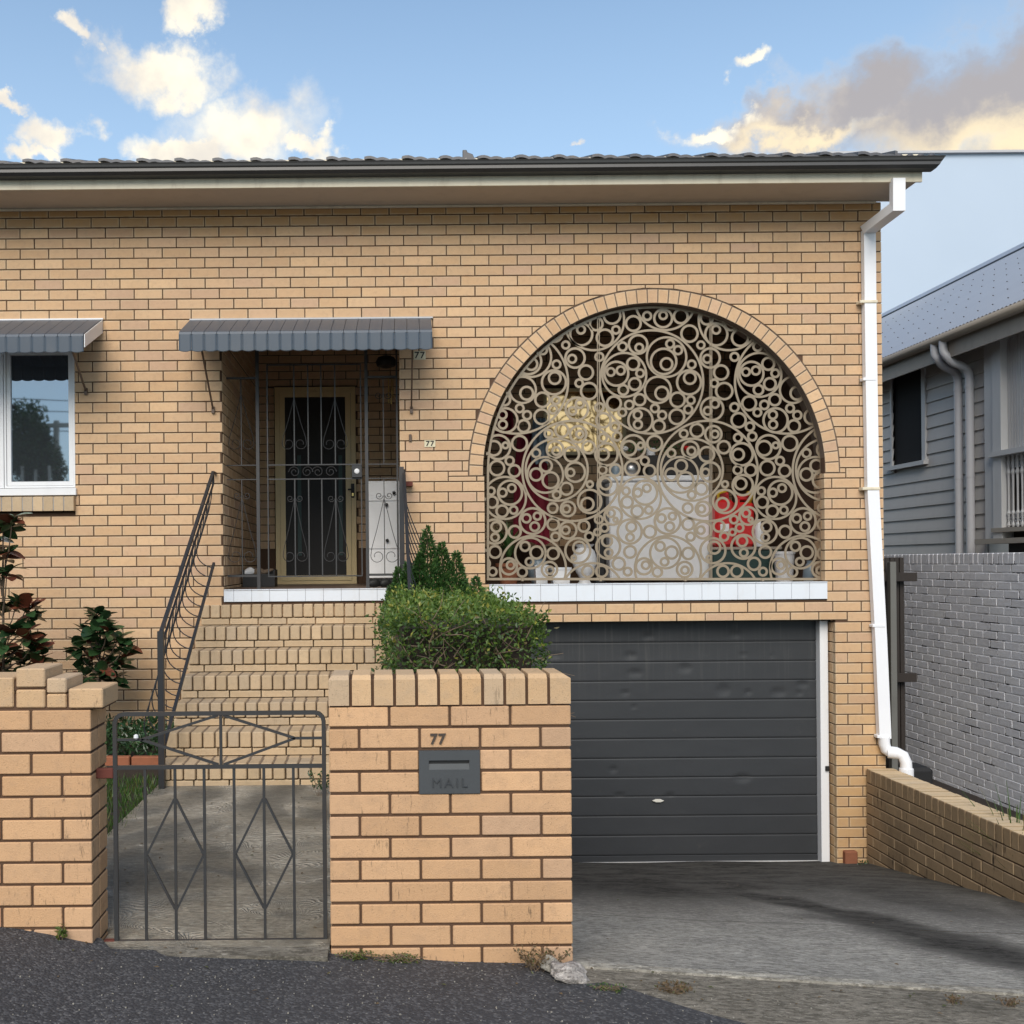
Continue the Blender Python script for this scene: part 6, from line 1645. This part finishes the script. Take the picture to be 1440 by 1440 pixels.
for i in range(420):
    zz_ = -rnd.random()*1.15; r_ = .05+.10*abs(math.sin(zz_*4+1)); add_leaf(m, Vector((rnd.uniform(-r_, r_), rnd.uniform(-r_, r_), zz_)), rv(), rv(), rnd.uniform(.03, .07), .02)
m.build('trailing_leaves', M['silver'], hp); m = MB(); m.tube([(0, 0, .5), (0, 0, -1.1)], .004, 5); m.build('hanging_wire', M['bark'], hp)
# hanging crimson clothes
def cloth(name, label, u0, u1, v0, v1, D, mat, seed):
    a_, b_ = P(u0, v1, D), P(u1, v0, D); m = MB(); nx_, nz_ = 22, 16
    for j in range(nz_+1):
        for i in range(nx_+1):
            q = i/nx_; z = a_.z+(b_.z-a_.z)*j/nz_; sh = 1-.28*(j/nz_)**3
            x = (a_.x+b_.x)/2+(q-.5)*(b_.x-a_.x)*sh; m.v.append((x, D-D0+.03*math.sin(q*17+seed)+.015*math.sin(q*31+j*.4), z+.02*math.sin(q*9+seed)*(1-j/nz_)))
    for j in range(nz_):
        for i in range(nx_): b = j*(nx_+1)+i; m.f.append((b, b+1, b+nx_+2, b+nx_+1))
    b = len(m.v); m.v += [(v[0], v[1]+.012, v[2]) for v in m.v]; m.f += [tuple(i_+b for i_ in f_)[::-1] for f_ in list(m.f)]
    return m.build(name, mat, smooth=True, label=label, cat='clothing')
cloth('hanging_jacket', 'crimson jacket hanging behind the left part of the ring screen', 697, 722, 573, 618, 10.2, M['crimson'], 1)
cloth('hanging_coat', 'long dark red coat hanging below the crimson jacket', 722, 772, 610, 765, 10.3, M['crimson'], 4)
cloth('hanging_shirt', 'grey blue shirt hanging left of the porch back window', 748, 770, 588, 650, 10.2, M['greyblue'], 2)

# ================================================================== ACROSS THE STREET (seen mirrored in the window glass)
bk = MB(); bk.quadbox([(-40, -70, -3), (0, -70, -3), (0, -31, -3), (-40, -31, -3), (-40, -70, 6.0), (-4, -70, 5.2), (-4, -35, 4.2), (-40, -35, 4.6)]); bk.build('far_bank', M['ground'], kind='structure')
def bush(mb, c, r, n_, L_):
    for i in range(n_):
        v = rv()*rnd.random()**.4; v = Vector((v.x*r[0], v.y*r[1], v.z*r[2]))*(1+.35*mn.noise(v*1.5)); add_leaf(mb, v+c, rv(), rv(), L_, L_*.55)
op = thing('street_tree', 'dark green street tree mirrored in the left window glass', 'tree', (-14.2, -32, 0)); m = MB(); m.tube([(0, 0, -1), (.1, 0, 3.5), (0, 0, 6.5)], [.2, .15, .08], 8); m.build('trunk', M['bark'], op)
m = MB(); bush(m, Vector((0, 0, 6.6)), (1.15, 1.1, 1.5), 3500, .2); bush(m, Vector((.5, 0, 5.6)), (1.2, 1, 1.0), 2500, .2); m.build('crown', M['cone'], op)
gh = thing('garden_hedge', 'low ragged garden bushes mirrored at the bottom of the left window', 'hedge', (-13.5, -31.5, 3.9)); m = MB()
for k in range(7): bush(m, Vector((-2+k*.75, 0, .35+.2*(k % 2))), (.6, .5, .6), 500, .14)
m.build('foliage', M['green2'], gh)
for k in range(4):
    fp = thing('fence_post', 'pale timber post mirrored in the left window, number %s from the left' % ['one', 'two', 'three', 'four'][k], 'post', (-14.55+k*.52, -31, 3.9)); onebox('post', M['cream'], fp, -.05, .05, -.05, .05, 0, 1.35+.15*(k % 2), c=.01)
po = thing('utility_pole', 'timber power pole with crossarm mirrored in the left window glass', 'utility pole', (-13.15, -32.5, 0)); m = MB(); m.tube([(0, 0, -1), (0, 0, 7.35)], .11, 8); m.build('pole', M['cream'], po); onebox('crossarm', M['cream'], po, -.9, .9, -.1, .1, 7.1, 7.25)
m = MB()
for k, (z_, y_) in enumerate(((7.2, .0), (7.9, .5), (8.6, -1), (9.7, -2))): m.tube([(-40, y_, z_+.9), (-10, y_, z_+.1), (0, y_, z_-.25), (30, y_, z_-.9)], .022, 4)
m.build('wire', M['black'], po)
oh = thing('opposite_house', 'red brick house eave mirrored at the left of the window glass', 'house', (-17.75, -31, 0)); onebox('wall', M['terracotta'], oh, -4, 2.05, -.9, 0, -1, 7.9, c=0); m = MB(); m.prism([(-5, 7.8), (3.3, 7.8), (-1.3, 10.4)], -1.0, .5); m.build('roof', M['bark'], oh)
